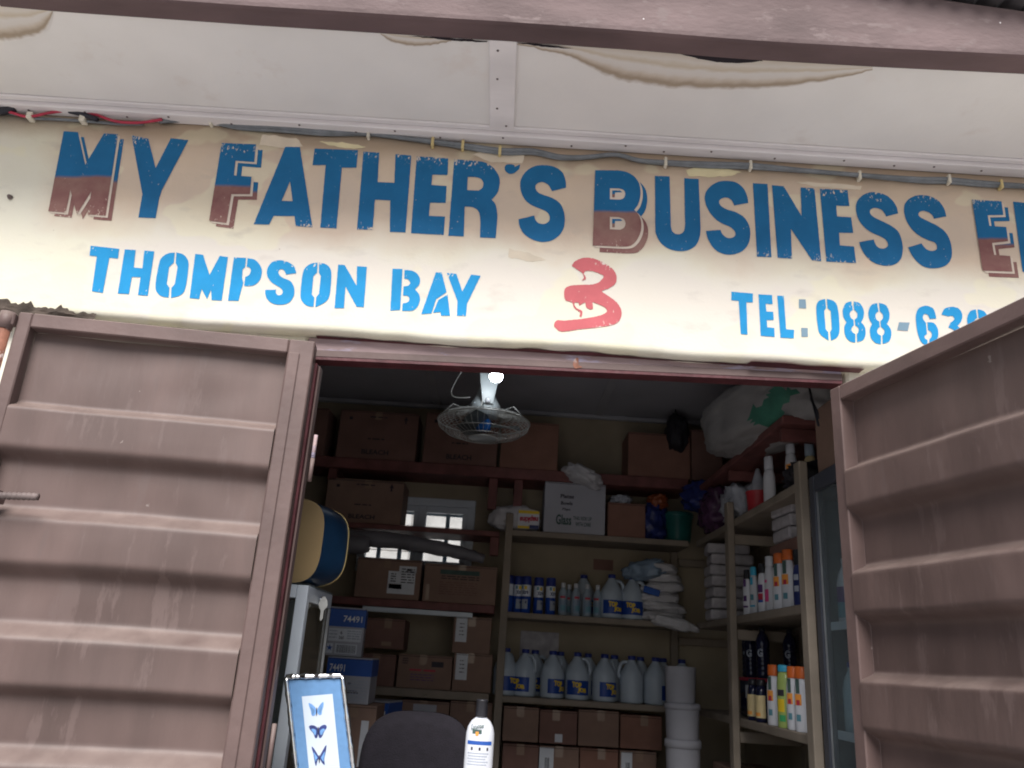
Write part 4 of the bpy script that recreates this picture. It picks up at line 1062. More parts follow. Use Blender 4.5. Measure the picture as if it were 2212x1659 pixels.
# cartons under the jugs, two rows
zr0 = 0.741; zmid = at(1260, 1612, 2.82).z
for i, (a, b) in enumerate(((1086, 1163), (1165, 1246), (1249, 1337), (1340, 1430))):
    cpx(["brown carton under the jugs right next to the shelf post", "brown carton under the jugs with small white sticker", "wide brown carton under the jugs, third along the row", "brown carton under the jugs next to the bucket stack"][i],
        a, b, 1527 + i * 5 + (0, 3, -2, 4)[i], zmid + .002, rz=(.02, -.03, .015, -.02)[i], mt=("cardboard", "cardboard_dim", "cardboard", "cardboard_red")[i], prints=[('rect', .42, .06, .62, .30, 'paper_label', 'paper_sticker')] if i == 1 else ())
for i, (a, b) in enumerate(((1084, 1162), (1164, 1250), (1252, 1335), (1338, 1418))):
    cpx(["bottom row carton with no label beside the shelf post", "bottom row brown carton with tall white barcode label", "bottom row plain brown carton between two labelled ones", "bottom row brown carton with white label beside the bucket stack"][i],
        a, b, 1608 + i * 5, zr0, rz=(-.02, .02, -.01, .03)[i], mt=("cardboard_dim", "cardboard", "cardboard_red", "cardboard")[i], prints=[('rect', (.0 if i == 1 else .04), .35, (.36 if i == 1 else .34), .97, 'paper_label', 'paper_label'), ('bars', (.14 if i == 1 else .16), .5, (.24 if i == 1 else .26), .75, 'ink_dark')] if i in (1, 3) else ())
# top shelf of the unit
cpx("white carton marked glass with handwriting on the top shelf board", 1176, 1308, 1043, 2.336, mt="white_card", tape=False,
    prints=[('text', 'Glass', .20, .16, .45, .36, 'ink_green'), ('text', 'THIS SIDE UP', .48, .27, .78, .34, 'ink_green'), ('text', 'WITH CARE', .52, .15, .77, .23, 'ink_green'), ('text', 'Plates', .26, .68, .48, .76, 'ink_dark'), ('text', 'Bowls', .27, .55, .46, .62, 'ink_dark'), ('text', '72pc', .29, .43, .43, .49, 'ink_dark')])
cpx("orange brown carton beside the white glass carton", 1313, 1394, 1087, 2.336, mt="cardboard_red", tape=False)
# numbered white-and-blue cartons and the open carton: a pile on the floor behind the cabinet


def numbered(label, px0, px1, y0, z0, Y, dep, rz, txt, wide=False, z1=None):
    xm = (px0 + px1) / 2; x0, x1 = at(px0, y0 + 50, Y).x, at(px1, y0 + 50, Y).x; z1 = z1 or at(xm, y0, Y).z; ht = z1 - z0
    pr = [('rect', .0, .60, 1.0, .97, 'carton_blue', 'blue_band')]
    if not wide:
        pr += [('text', txt, .40, .70, .92, .83, 'white_ink'), ('rect', .04, .30, .94, .56, 'paper_label', 'printed_panel'), ('text', '6', .36, .44, .42, .51, 'ink_dark'), ('text', '360', .33, .34, .47, .41, 'ink_dark'), ('lines', .55, .34, .92, .54, 'ink_pale', 4), ('lines', .06, .34, .28, .54, 'ink_pale', 3),
               ('rect', .26, .05, .86, .25, 'paper_label', 'printed_panel'), ('bars', .30, .07, .82, .23, 'ink_dark'), ('rect', .03, .05, .20, .25, 'paper_label', 'printed_panel')]
    else:
        pr += [('text', txt, .06, .68, .40, .84, 'white_ink'), ('lines', .50, .05, .95, .52, 'ink_pale', 7), ('rect', .50, .40, .57, .45, 'ink_dark', 'printed_block'), ('lines', .50, .22, .75, .30, 'ink_dark', 2)]
    t = carton(label, x0, x1, z0, z1, Y, dep, mt="white_card", prints=pr, rz=rz, tape=False)
    wd = x1 - x0
    m = MB(); m.box((wd / 2 - .0005, 0.004, ht * .60), (wd / 2 + .002, dep - .004, ht * .97), "carton_blue"); m.build("blue_band", t)
    if not wide:
        st = [(math.sin(k * math.pi / 5) * (1 if k % 2 == 0 else .42), -math.cos(k * math.pi / 5) * (1 if k % 2 == 0 else .42)) for k in range(10)]
        m = MB(); o = Vector((-wd / 2 + .115 * wd, -0.0032, ht * .16)); m.prism(st, [], lambda x, y, d=0: o + Vector((x * .018, 0, -y * .018)), "carton_blue"); m.build("star_mark", t)
    return t


nz2 = at(745, 1419, 2.02).z
nz1 = at(770, 1522, 2.02).z
numbered("white carton with blue band and code number, topmost of its stack", 708, 786, 1312, nz2 + .002, 2.05, .30, 0.12, "74491")
numbered("white carton with blue band turned to show two faces, second of its stack", 703, 800, 1421, nz1 + .002, 2.00, .30, 0.02, "74491", True, z1=nz2)
nzz = at(770, 1690, 2.0).z
carton("worn brown carton with tape and paper slip beside the chair", at(755, 1600, 2.0).x - .12, at(808, 1600, 2.0).x, 0.60, nz1, 1.98, .34, prints=[('rect', .70, .52, .86, .88, 'paper_label', 'paper_slip')])
carton("brown carton at floor level beneath the numbered cartons", at(755, 1600, 2.0).x - .14, at(808, 1600, 2.0).x + .02, FZ + .001, 0.599, 1.97, .36)
z3 = at(795, 1512, 2.55).z
numbered("white and blue carton poking out behind the round chair back", 758, 838, 1512, 0.90, 2.50, .25, -0.22, "74491")
carton("brown carton on the floor under the hidden blue carton", -0.80, -0.45, FZ + .001, 0.898, 2.46, .28)
carton("brown carton standing on top of the tall fridge", 1.34, 1.64, 2.322, 2.62, 0.34, .36, mt="cardboard")
# floor stack carrying the two cartons under the pale shelf
carton("brown carton on the floor under two taller stacked cartons", -0.62, -0.32, FZ + .001, 0.928, 2.83, .3)
carton("brown carton on the floor under the plain stacked carton", -0.31, -0.02, FZ + .001, 0.928, 2.83, .3)

# ------------------------------------------------------------------ jugs
def make_jug():
    t = thing("bleach_jug", "jug", "jug")
    m = MB()
    prof = [(0.066, 0.0), (0.074, 0.004), (0.077, 0.012), (0.077, 0.060), (0.0775, 0.150), (0.074, 0.170), (0.066, 0.190), (0.054, 0.212), (0.040, 0.235), (0.028, 0.252), (0.0225, 0.262), (0.0225, 0.272)]
    m.lathe(prof, "hdpe_white", 28); m.build("body", t)
    m = MB(); m.lathe([(0.025, 0.264), (0.0255, 0.268), (0.0255, 0.286), (0.023, 0.289), (0.0, 0.289)], "cap_blue", 20, top=False); m.build("cap", t)
    m = MB(); pts = catmull([(0.030, 0, 0.248), (0.055, 0, 0.247), (0.073, 0, 0.228), (0.082, 0, 0.195), (0.083, 0, 0.165), (0.072, 0, 0.150)], 4)
    m.tube(pts, 0.0115, "hdpe_white", 10); m.build("handle", t)
    m = MB(); a = R(-90); wrap_patch(m, 0.0785, a - R(62), a + R(62), 0.030, 0.118, "label_blue", n=18)
    wrap_text(m, "TOP", 0.0795, a - 0.16, 0.074, 0.062, 0.034, "yellow_ink", bold=0.07, tilt=-.006); wrap_text(m, "JOB", 0.0795, a + 0.30, 0.040, 0.062, 0.034, "yellow_ink", bold=0.07, tilt=-.006)
    m.box((0, 0, 0), (0.0001, 0.0001, 0.0001), "label_blue")
    m.build("label", t)
    return t


jug0 = make_jug(); kids(jug0)
first = True
front = [(1090, 'cut', 55), (1132, 'handle', -40), (1192, 'side', 38), (1246, 'face', 4), (1305, 'side', 34), (1364, 'none', 178), (1416, 'none', 82)]
fl = ["white jug half hidden by the shelf post, front row of the lower shelf", "white jug second from the shelf post in the front row, handle beside the post",
      "white jug between the handled jug and the full-faced yellow print jug", "white jug whose blue label faces straight out in the front row",
      "white jug with blue label turned aside, after the full-faced one", "blank white jug showing no label at all", "white jug at the bucket end of the front row, grip facing out"]
for i, (px, k, rz) in enumerate(front):
    p = at(px, 1480, 2.89)
    if first:
        jug0.location = (p.x, 2.89, 1.286); jug0.rotation_euler = (0, 0, R(rz)); jug0["label"] = fl[i]; jug0["group"] = "jugs on the lower shelf"; first = False
    else: dup(jug0, (p.x, 2.89, 1.286), R(rz), fl[i], "jugs on the lower shelf")
back = [1155, 1210, 1270, 1327, 1383, 1432]
bl2 = ["white jug behind the handled jug in the back row", "white jug in the back row behind the gap after the third", "white jug in the back row between the full-faced jug and the next",
       "white jug in the back row with open handle loop showing", "white jug in the back row behind the blank one", "white jug in the back row at the bucket end"]
for i, px in enumerate(back):
    p = at(px, 1440, 3.06); dup(jug0, (p.x, 3.06, 1.286), R(random.choice([20, 160, 75, 0, 200])), bl2[i], "jugs on the lower shelf")
p = at(1473, 1450, 3.02); dup(jug0, (p.x, 3.02, 1.286), R(100), "white jug peeping over the top bucket", "jugs on the lower shelf")
for px, rz, lb in ((1321, 10, "white jug with yellow print on the middle shelf beside clear bottles"), (1366, -8, "white jug with open grip on the middle shelf next to the bagged packs")):
    p = at(px, 1300, 2.90); dup(jug0, (p.x, 2.90, 1.801), R(rz), lb, "jugs on the middle shelf")
p = at(1261, 1260, 3.04); dup(jug0, (p.x, 3.04, 1.801), R(60), "white jug hidden behind the clear bottles", "jugs on the middle shelf")

# ------------------------------------------------------------------ spray cans
def make_can():
    t = thing("spray_can", "can", "spray can")
    m = MB(); r = 0.033
    m.lathe([(0.030, 0.0), (r, 0.003), (r, 0.165)], "can_blue", 24, top=False); m.lathe([(r, 0.165), (r, 0.176), (0.028, 0.190)], "can_white", 24, bottom=False); m.build("body", t)
    m = MB(); wrap_patch(m, r + .0006, R(-90 - 100), R(-90 + 100), 0.105, 0.176, "can_white", n=20)
    wrap_text(m, "Xtra", r + .0014, R(-90), 0.118, 0.046, 0.026, "label_navy", bold=0.04, tilt=.008)
    wrap_patch(m, r + .0012, R(-90 - 10), R(-90 + 22), 0.148, 0.170, "yellow_ink", n=6); wrap_patch(m, r + .0013, R(-90 - 45), R(-90 - 20), 0.150, 0.172, "teal_ink", n=6)
    wrap_patch(m, r + .0008, R(-90 - 35), R(-90 + 35), 0.025, 0.085, "ink_pale", n=10); wrap_patch(m, r + .0014, R(-90 + 8), R(-90 + 22), 0.060, 0.075, "label_navy", n=4)
    m.build("label", t)
    m = MB(); m.lathe([(0.0325, 0.176), (0.033, 0.180), (0.0325, 0.228), (0.030, 0.233), (0.0, 0.233)], "cap_blue", 24, top=False); m.build("cap", t)
    return t


can0 = make_can(); kids(can0)
cl = ["blue capped spray can partly behind the shelf post", "blue spray can second from the shelf post, label facing out", "blue spray can in the middle of the row of five", "blue spray can with pale blue lower body, fourth of five", "blue spray can touching the clear bottles"]
for i, (px, rz) in enumerate(((1098, -35), (1119, 12), (1136, -16), (1163, 20), (1189, 30))):
    p = at(px, 1290, 2.87 + .03 * (i % 2)); loc = (p.x, 2.87 + .03 * (i % 2), 1.801)
    if i == 0: can0.location = loc; can0.rotation_euler = (0, 0, R(rz)); can0["label"] = cl[0]; can0["group"] = "spray cans on the middle shelf"; can0.scale = (1, 1, 1.02)
    else: dup(can0, loc, R(rz), cl[i], "spray cans on the middle shelf")


def make_clear():
    t = thing("clear_bottle", "bottle", "bottle")
    m = MB(); m.lathe([(0.026, 0), (0.030, .004), (0.030, .13), (0.027, .150), (0.014, .172), (0.012, .178)], "pet_pale", 20); m.build("body", t)
    m = MB(); m.lathe([(0.0145, .178), (0.0145, .205), (0.012, .207), (0, .207)], "plastic_white", 16, top=False); m.build("cap", t)
    m = MB(); wrap_patch(m, .0306, R(-90 - 60), R(-90 + 60), .02, .10, "film_blue", n=14); wrap_patch(m, .0312, R(-90 - 40), R(-90 + 25), .108, .122, "ink_red", n=8); wrap_patch(m, .0312, R(-90 - 30), R(-90 + 30), .03, .065, "teal_ink", n=8); m.build("label", t)
    return t


cb0 = make_clear(); kids(cb0)
for i, (px, Y, lb) in enumerate(((1216, 2.87, "clear bottle with white cap right beside the spray cans"), (1229, 2.97, "clear bottle standing behind the gap of the first two"), (1244, 2.86, "clear bottle with red stripe in the middle of the group"), (1268, 2.87, "clear bottle with bluish wrap in front of the hidden jug"), (1291, 2.88, "clear bottle with slanted red stripe beside the yellow print jug"))):
    p = at(px, 1290, Y); loc = (p.x, Y, 1.801)
    if i == 0: cb0.location = loc; cb0["label"] = lb; cb0["group"] = "clear bottles on the middle shelf"; cb0.scale = (1, 1, 1.02)
    else: dup(cb0, loc, R(random.uniform(-25, 25)), lb, "clear bottles on the middle shelf")


# ------------------------------------------------------------------ soft bags and packs
def blob(name, label, cat, c, dim, mt, seed=0, wr=0.12, fr=3.0, rot=(0, 0, 0), sub=4, flat=None, patch=None, group=None):
    bm = bmesh.new(); bmesh.ops.create_icosphere(bm, subdivisions=sub, radius=1.0)
    for q in bm.verts:
        d = q.co.copy()
        k = 1 + wr * noise.noise(d * fr + Vector((seed, 0, 0))) + wr * 0.6 * abs(noise.noise(d * fr * 2.3 + Vector((0, seed, 0)))) + wr * .3 * noise.noise(d * fr * 6 + Vector((0, 0, seed)))
        k += wr * .45 * (1 - min(1, 2.2 * abs(noise.noise(d * fr * 1.6 + Vector((seed, seed, 0)))))) ** 2
        d = Vector([math.copysign(abs(d[i]) ** 0.75, d[i]) for i in range(3)]) * k
        q.co = Vector((d.x * dim[0], d.y * dim[1], d.z * dim[2]))
    m = MB(); zmin = min(q.co.z for q in bm.verts)
    M3 = Matrix.Rotation(rot[2], 4, 'Z') @ Matrix.Rotation(rot[1], 4, 'Y') @ Matrix.Rotation(rot[0], 4, 'X')
    vs = [M3 @ q.co for q in bm.verts]; fs = [[q.index for q in f.verts] for f in bm.faces]
    if flat is not None: vs = [Vector((p.x, p.y, max(p.z, flat))) for p in vs]
    if patch:
        A = [f for f in fs if patch[0](sum((vs[i] for i in f), Vector()) / len(f))]; Bf = [f for f in fs if f not in A] if len(A) < 1 else None
        sA = set(map(tuple, A)); Bf = [f for f in fs if tuple(f) not in sA]
        m.add(vs, Bf, mt, True); m.add(vs, A, patch[1], True)
    else: m.add(vs, fs, mt, True)
    bm.free()
    o = m.build(name, None, c); tag(o, label, cat, group); return o


p = at(1258, 1010, 2.83); blob("plastic_bag", "crumpled pale plastic bag drooping over the edge of the top shelf", "bag", (p.x, 2.82, 2.735), (.125, .10, .055), "film_white", 3, .3, 2.2, (0, R(22), 0))
p = at(1112, 1118, 2.86); blob("napkin_pack", "white plastic pack with upside-down red word beside the shelf post", "pack", (p.x, 2.9, 2.336 + .085), (.165, .10, .085), "film_white", 5, .16, 2.5, flat=-.084)
# printed band on the napkin pack
pk = bpy.data.objects["napkin_pack"]
m = MB(); m.box((0.02, -0.118, -0.075), (0.165, -0.112, 0.045), "plastic_white", .004); m.build("printed_panel", pk)
m = MB(); m.box((0.022, -0.1195, 0.025), (0.163, -0.1185, 0.046), "yellow_ink"); m.box((0.022, -0.1195, -0.076), (0.10, -0.1185, -0.058), "yellow_ink"); m.box((0.10, -0.1196, -0.076), (0.163, -0.1185, -0.05), "label_navy")
put_text(m, "napkins", Vector((0.158, -0.1205, 0.018)), Vector((-0.125, 0, -0.006)), Vector((0, 0, -0.05)), "ink_red", 0.05); m.build("printed_word", pk)
p = at(1425, 1275, 2.88)
bp_ = thing("bagged_packs", "large clear bag of white packs slumped at the end of the middle shelf", "bag", (p.x + .01, 2.93, 1.801))
for i in range(6):
    o = blob("white_pack", "x", "x", (.02 * math.sin(i * 2.3), .01 * math.cos(i * 3.1), .034 + i * .062), (.155 - .006 * i, .11, .036), "film_white", 50 + i, .16, 2.6, (R(4 * math.sin(i)), R(5 * math.sin(i * 1.7)), R(8 * math.sin(i * 2.9))), 4)
    o.parent = bp_; del o["label"]; del o["category"]
blob("plastic_bag", "bluish clear bag bulging from the top of the bagged packs", "bag", (p.x - .10, 2.90, 1.801 + .33), (.13, .10, .06), "film_blue", 11, .28, 2.2, (0, R(-12), 0))
m = MB(); a = at(1408, 1277, 2.79); m.box((-.055, 0, -.022), (.055, .01, .022), "cap_cyan" if False else "carton_blue", .004, xf=Matrix.Rotation(R(14), 4, 'Y')); tag(m.build("wrapped_packet", None, tuple(a)), "small bright blue packet sticking out of the bagged packs", "packet")
p = at(1455, 1322, 2.76); blob("plastic_bag", "rolled white plastic hanging over the shelf edge by the corner", "bag", (p.x, 2.76, 1.79), (.14, .05, .035), "film_white", 14, .25, 2.4, (0, R(10), 0))
# stacked wrapped packs on the corner of the side unit, middle shelf
k = 0
for i in range(7):
    z = 1.806 + i * .066
    m = MB(); m.box((-.13, -.10, 0), (.13, .10, .062), "pack_grey", .014, seg=2); o = m.build("wrapped_pack", None, (1.42 + .008 * math.sin(i * 4), 2.42 + .01 * math.cos(i * 3), z)); o.rotation_euler = (0, 0, R(-4 + 5 * math.sin(i * 7)))
    tag(o, "grey plastic wrapped pack %s" % ["lowest of the tall stack in the corner", "second from the bottom of the corner stack", "third from the bottom of the corner stack", "in the middle of the corner stack", "fifth up in the corner stack", "just under the top of the corner stack", "on top of the tall stack in the corner"][i], "pack", "wrapped packs stacked in the corner")
for i in range(3):
    z = 1.806 + .33 + i * .062
    m = MB(); m.box((-.15, -.12, 0), (.15, .12, .058), "pack_grey", .012, seg=2); o = m.build("wrapped_pack", None, (1.52, 1.30, z)); o.rotation_euler = (0, 0, R(3 * i))
    tag(o, "flat pale pack %s behind the white bottles" % ["lowest of three", "between two others", "topmost of three"][i], "pack", "pale packs behind the bottles")
m = MB(); m.box((-.15, -.2, 0), (.15, .2, .33), "cardboard_dim", .005); tag(m.build("carton", None, (1.535, 1.32, 1.806)), "dark carton behind the white shampoo bottles under pale packs", "box")

# upper clutter: bags of toys at the end of the top board
def lathe_thing(name, label, cat, loc, prof, mt, group=None, n=24, sx=1, sy=1):
    t = thing(name, label, cat, loc, 0, group); m = MB(); m.lathe(prof, mt, n, sx, sy); m.build("body", t); return t


p = at(1455, 1115, 2.9)
t = lathe_thing("plastic_tub", "dark green plastic tub with rim at the end of the top board", "tub", (p.x + .03, 2.93, 2.336), [(0.085, 0), (0.092, .01), (0.105, .17), (0.112, .175), (0.112, .19), (0.10, .192)], "green_tub")
m = MB(); m.lathe([(0.110, .192), (0.112, .20), (0.03, .212), (0.0, .212)], "green_tub", 24, top=False); m.build("lid", t)
p = at(1405, 1110, 2.9); blob("plastic_bag", "dark blue shiny bag squeezed between carton and green tub", "bag", (p.x + .02, 2.93, 2.336 + .12), (.085, .10, .12), "bag_blue", 21, .3, 2.6, flat=-.118)
p = at(1412, 1072, 2.9); blob("plastic_bag", "small orange toned bag on top of the blue bag", "bag", (p.x + .03, 2.90, 2.336 + .27), (.06, .06, .05), "bag_orange", 23, .3, 2.6)
p = at(1345, 1058, 2.85); blob("plastic_bag", "little clear crumpled bag on top of the orange carton", "bag", (p.x, 2.93, at(1345, 1087, 2.82).z + .035), (.065, .06, .035), "film_grey", 25, .3, 2.6, flat=-.034)
blob("plastic_bag", "dark purple bag of toys piled on the side unit corner", "bag", (1.44, 2.45, 2.336 + .16), (.16, .18, .16), "bag_purple", 27, .3, 2.8, flat=-.158)
blob("plastic_bag", "dark blue bag heaped over the purple one near the corner", "bag", (1.40, 2.62, 2.336 + .27), (.18, .12, .10), "bag_blue", 29, .32, 2.8)
blob("clear_bag", "clear shiny bag of small toys beside the red tub", "bag", (1.40, 2.02, 2.336 + .11), (.10, .13, .11), "film_grey", 31, .3, 3.0, flat=-.108)
t = lathe_thing("plastic_tub", "red plastic tub at the front of the side unit top", "tub", (1.385, 1.66, 2.336), [(0.055, 0), (0.06, .008), (0.066, .10), (0.07, .105), (0.07, .115)], "red_plastic")
m = MB(); m.lathe([(0.045, .114), (0.035, .17), (0.012, .245), (0.0, .25)], "film_grey", 12, top=False); m.lathe([(.025, .14), (.028, .16), (.02, .18)], "green_ink", 10); m.build("wrapping", t)
# bottles on the top of the side unit
def sq_bottle(name, label, loc, h, r, mt, capm, caph, rz=0.0, deco=(), group=None, flat=0.62, shoulder=.8):
    t = thing(name, label, "bottle", loc, rz, group); m = MB(); hb = h - caph
    m.lathe([(r * .9, 0), (r, .006), (r, hb * .45), (r * .93, hb * shoulder), (r * .74, hb * .97), (r * .55, hb)], mt, 24, 1, flat); m.build("body", t)
    m = MB(); m.lathe([(r * .74, hb + .0005), (r * .76, hb + .004), (r * .72, h - .003), (r * .6, h), (0, h)], capm, 20, 1, flat if flat < .8 else 1, top=False); m.build("cap", t)
    if deco:
        for k, (z0, z1, a, wd, mn) in enumerate(deco): m = MB(); wrap_patch(m, r + .0008 + .0003 * k, R(-90 + a - wd), R(-90 + a + wd), h * z0, h * z1, mn, 1, flat, 8); m.build("label_print", t)
    return t


FACE = R(-62)      # bottles on the side unit look towards the doorway
sq_bottle("lotion_bottle", "white bottle with rounded cap on top of the side unit", (1.36, 1.40, 2.336), .25, .037, "plastic_white", "plastic_white", .07, FACE)
sq_bottle("lotion_bottle", "white bottle with orange dot on top of the side unit", (1.42, 1.24, 2.336), .29, .036, "plastic_white", "plastic_white", .06, FACE, [(.45, .60, 0, 25, "orange_ink"), (.25, .4, -15, 20, "carton_blue")])
sq_bottle("lotion_bottle", "yellow capped bottle behind the white ones on the side unit", (1.47, 1.12, 2.336), .28, .036, "cream_label", "pet_pale", .09, FACE)
blob("clear_bag", "dark plastic bag lying on the side unit by the fridge", "bag", (1.44, 1.02, 2.336 + .06), (.12, .10, .06), "bag_black", 35, .3, 2.8, flat=-.058)
# middle row: shampoo bottles
def ypx(x, X, z):
    lo, hi = 0.2, 2.9
    for _ in range(40):
        mid = (lo + hi) / 2; d = Vector((X, mid, z)) - CAM
        c, s = math.cos(PITCH), math.sin(PITCH); zc = d.y * c + d.z * s; v2 = (-d.y * s + d.z * c) / zc; u2 = d.x / zc
        xi = CX + (u2 * math.cos(ROLL) + v2 * math.sin(ROLL)) * F
        if xi > x: lo = mid
        else: hi = mid
    return lo


AH = [(.58, .80, 0, 16, "ink_green"), (.40, .57, 0, 28, "orange_ink"), (.40, .48, 0, 14, "ink_red"), (.16, .26, 0, 18, "teal_ink")]
row2 = [(1614, .24, .026, "plastic_white", "black_plastic", .05, [(.62, .78, 0, 20, "purple_ink"), (.3, .42, 0, 25, "purple_ink"), (.16, .2, 0, 40, "purple_ink")], "slim white bottle with black cap and purple print beside the post"),
        (1629, .25, .027, "plastic_white", "cap_cyan", .045, [(.62, .78, 0, 20, "cap_cyan"), (.3, .42, 0, 25, "teal_ink"), (.16, .2, 0, 40, "cap_cyan")], "slim white bottle with light blue cap"),
        (1647, .245, .027, "plastic_white", "black_plastic", .05, [(.40, .56, 0, 35, "purple_ink"), (.25, .38, 0, 35, "ink_red"), (.2, .25, 0, 35, "carton_blue")], "slim white bottle with dark red patterned label"),
        (1664, .275, .032, "plastic_white", "plastic_white", .05, [(.52, .57, -20, 18, "pink_ink"), (.18, .40, -15, 28, "pink_ink")], "tall all-white bottle with pink mark, mid row of the side unit"),
        (1684, .265, .036, "plastic_white", "cap_orange", .05, AH, "white bottle with orange cap half behind another, mid row"),
        (1704, .275, .040, "plastic_white", "cap_orange", .05, AH, "big white bottle with orange cap in front, mid row"),
        (1726, .25, .030, "label_navy", "black_plastic", .07, [(.45, .55, 0, 25, "ink_pale"), (.25, .35, 0, 25, "ink_pale")], "dark blue bottle with black cap by the fridge")]
for i, (px, h, r, mt, cp, ch, deco, lb) in enumerate(row2):
    X = 1.345 + .02 * (i % 2); sq_bottle("shampoo_bottle", lb, (X, ypx(px, X, 1.9), 1.806), h, r, mt, cp, ch, FACE, deco, "bottles on the side unit")
row3 = [(1671, .27, .036, "plastic_white", "cap_orange", .05, AH, "white bottle with orange cap, first of four on the lower side shelf"),
        (1694, .27, .037, "lime_liquid", "cap_cyan", .03, [(.50, .60, 0, 30, "ink_dark"), (.25, .45, 0, 30, "yellow_ink"), (.10, .2, 10, 25, "green_ink")], "lime green bottle with light blue cap on the lower side shelf"),
        (1713, .265, .033, "plastic_white", "cap_orange", .05, AH, "white orange-capped bottle squeezed after the lime green one"),
        (1732, .265, .036, "plastic_white", "cap_orange", .05, AH, "white orange-capped bottle nearest the fridge, lower side shelf")]
for i, (px, h, r, mt, cp, ch, deco, lb) in enumerate(row3):
    X = 1.335; sq_bottle("shampoo_bottle", lb, (X, ypx(px, X, 1.4), 1.286), h, r, mt, cp, ch, FACE, deco, "bottles on the side unit")
for i, (px, lb) in enumerate(((1627, "dark bottle with cream label beside the post, lower side shelf"), (1645, "dark bottle with cream label next to the orange-capped one"))):
    sq_bottle("sauce_bottle", lb, (1.34, ypx(px, 1.34, 1.4), 1.286), .20, .030, "pet_dark", "black_plastic", .03, FACE, [(.10, .62, 0, 80, "cream_label"), (.14, .22, 0, 30, "orange_ink")], "bottles on the side unit", 1.0)
# dark drink bottles
def make_drink():
    t = thing("drink_bottle", "drink", "bottle"); m = MB()
    pr = [(0.030, 0), (0.036, .006)]
    for k in range(6): z = .02 + k * .024; pr += [(0.036, z), (0.0335, z + .008), (0.0335, z + .014), (0.036, z + .020)]
    pr += [(0.036, .17), (0.034, .19), (0.024, .215), (0.015, .228), (0.014, .236)]
    m.lathe(pr, "pet_dark", 22); m.build("body", t)
    m = MB(); m.lathe([(0.0165, .236), (0.0165, .256), (0.0, .258)], "black_plastic", 16, top=False); m.build("cap", t)
    m = MB(); wrap_text(m, "G", .0372, R(-90), .105, .03, .040, "ink_pale", bold=.05); m.build("letter_mark", t)
    return t


dr0 = make_drink(); kids(dr0)
# shrink-wrapped case the drinks stand on
t = thing("drink_case", "dark shrink-wrapped case of bottles with red top edge on the side unit", "case", (1.47, 1.72, 1.286), 0)
m = MB(); m.box((-.10, -.36, 0), (.16, .36, .205), "pet_dark", .02, seg=2); m.build("wrap", t)
m = MB(); m.box((-.102, -.355, .188), (-.099, .355, .204), "ink_red"); m.box((-.09, -.362, .188), (.15, -.3605, .204), "ink_red"); m.build("red_edge", t)
m = MB(); m.box((-.1025, .17, .10), (-.1005, .24, .165), "paper_label"); m.build("paper_label", t)
for i, (px, lb) in enumerate(((1552, "dark drink bottle beyond the post above the wrapped case"), (1617, "dark ribbed drink bottle just past the post"), (1648, "dark ribbed drink bottle, middle one on the wrapped case"), (1707, "dark ribbed drink bottle standing alone near the fridge"))):
    X = 1.42; y = ypx(px, X, 1.6) if i else 2.02
    loc = (X, y, 1.492)
    if i == 3: loc = (1.56, ypx(px, 1.56, 1.6), 1.492)
    if i == 0: dr0.location = loc; dr0.rotation_euler = (0, 0, R(-30)); dr0["label"] = lb; dr0["group"] = "drinks on the wrapped case"
    else: dup(dr0, loc, R(-40), lb, "drinks on the wrapped case")
m = MB(); m.box((-.09, -.13, 0), (.09, .13, .205), "pet_dark", .02, seg=2); tag(m.build("drink_case", None, (1.57, 1.17, 1.286)), "smaller dark wrapped case behind the lime green bottle", "case")
# bottom board: purple wrapped bottles and boxes
for i in range(5):
    y = ypx(1650 + i * 22, 1.36, 0.95); t = lathe_thing("soda_bottle", "dark purple soda bottle %s in the bottom pack" % ["by the post", "second along", "third along", "fourth along", "at the fridge end"][i], "bottle", (1.36, y, 0.741),
        [(0.036, 0), (0.042, .006), (0.042, .05), (0.039, .06), (0.042, .07), (0.042, .17), (0.030, .215), (0.015, .25), (0.015, .27)], "pet_purple", "soda pack on the bottom board")
    m = MB(); m.lathe([(0.017, .268), (0.017, .285), (0, .286)], "purple_ink", 14, top=False); m.build("cap", t)
cartoned = carton("brown carton with white label low in the corner behind buckets", 1.30, 1.58, 0.741, 1.02, 2.12, .3, prints=[('rect', .30, .2, .42, .8, 'paper_label', 'paper_label')])

# ------------------------------------------------------------------ buckets
def bucket(label, loc, r, h, rim=True, lid=False):
    t = thing("plastic_bucket", label, "bucket", loc, 0, "white buckets stacked by the corner")
    m = MB(); m.lathe([(r * .92, 0), (r * .94, .004), (r, h * .97), (r, h)], "plastic_white" if False else "white_card", 32); m.build("body", t)
    if rim:
        m = MB(); m.lathe([(r * 1.0, h * .82), (r * 1.07, h * .83), (r * 1.07, h * .97), (r * 1.0, h * .985)], "white_card", 32, bottom=False, top=False); m.build("rim", t)
    return t


bx = at(1475, 1590, 2.35).x; zb1 = at(1475, 1596, 2.35).z; zb2 = at(1475, 1518, 2.35).z; zb3 = at(1471, 1440, 2.35).z
bucket("white plastic bucket with thick rim, lowest one showing of its stack", (bx, 2.35, zb1 - .26), .098, .26)
bucket("white plastic bucket with rim, middle one of the stack", (bx - .002, 2.35, zb1 + .001), .098, zb2 - zb1 - .002)
bucket("plain rimless white tub on top of the bucket stack", (bx - .012, 2.35, zb2), .090, zb3 - zb2, False)
bucket("white plastic bucket standing on the floor at the foot of the stack", (bx, 2.35, FZ + .001), .105, zb1 - .26 - FZ - .002)

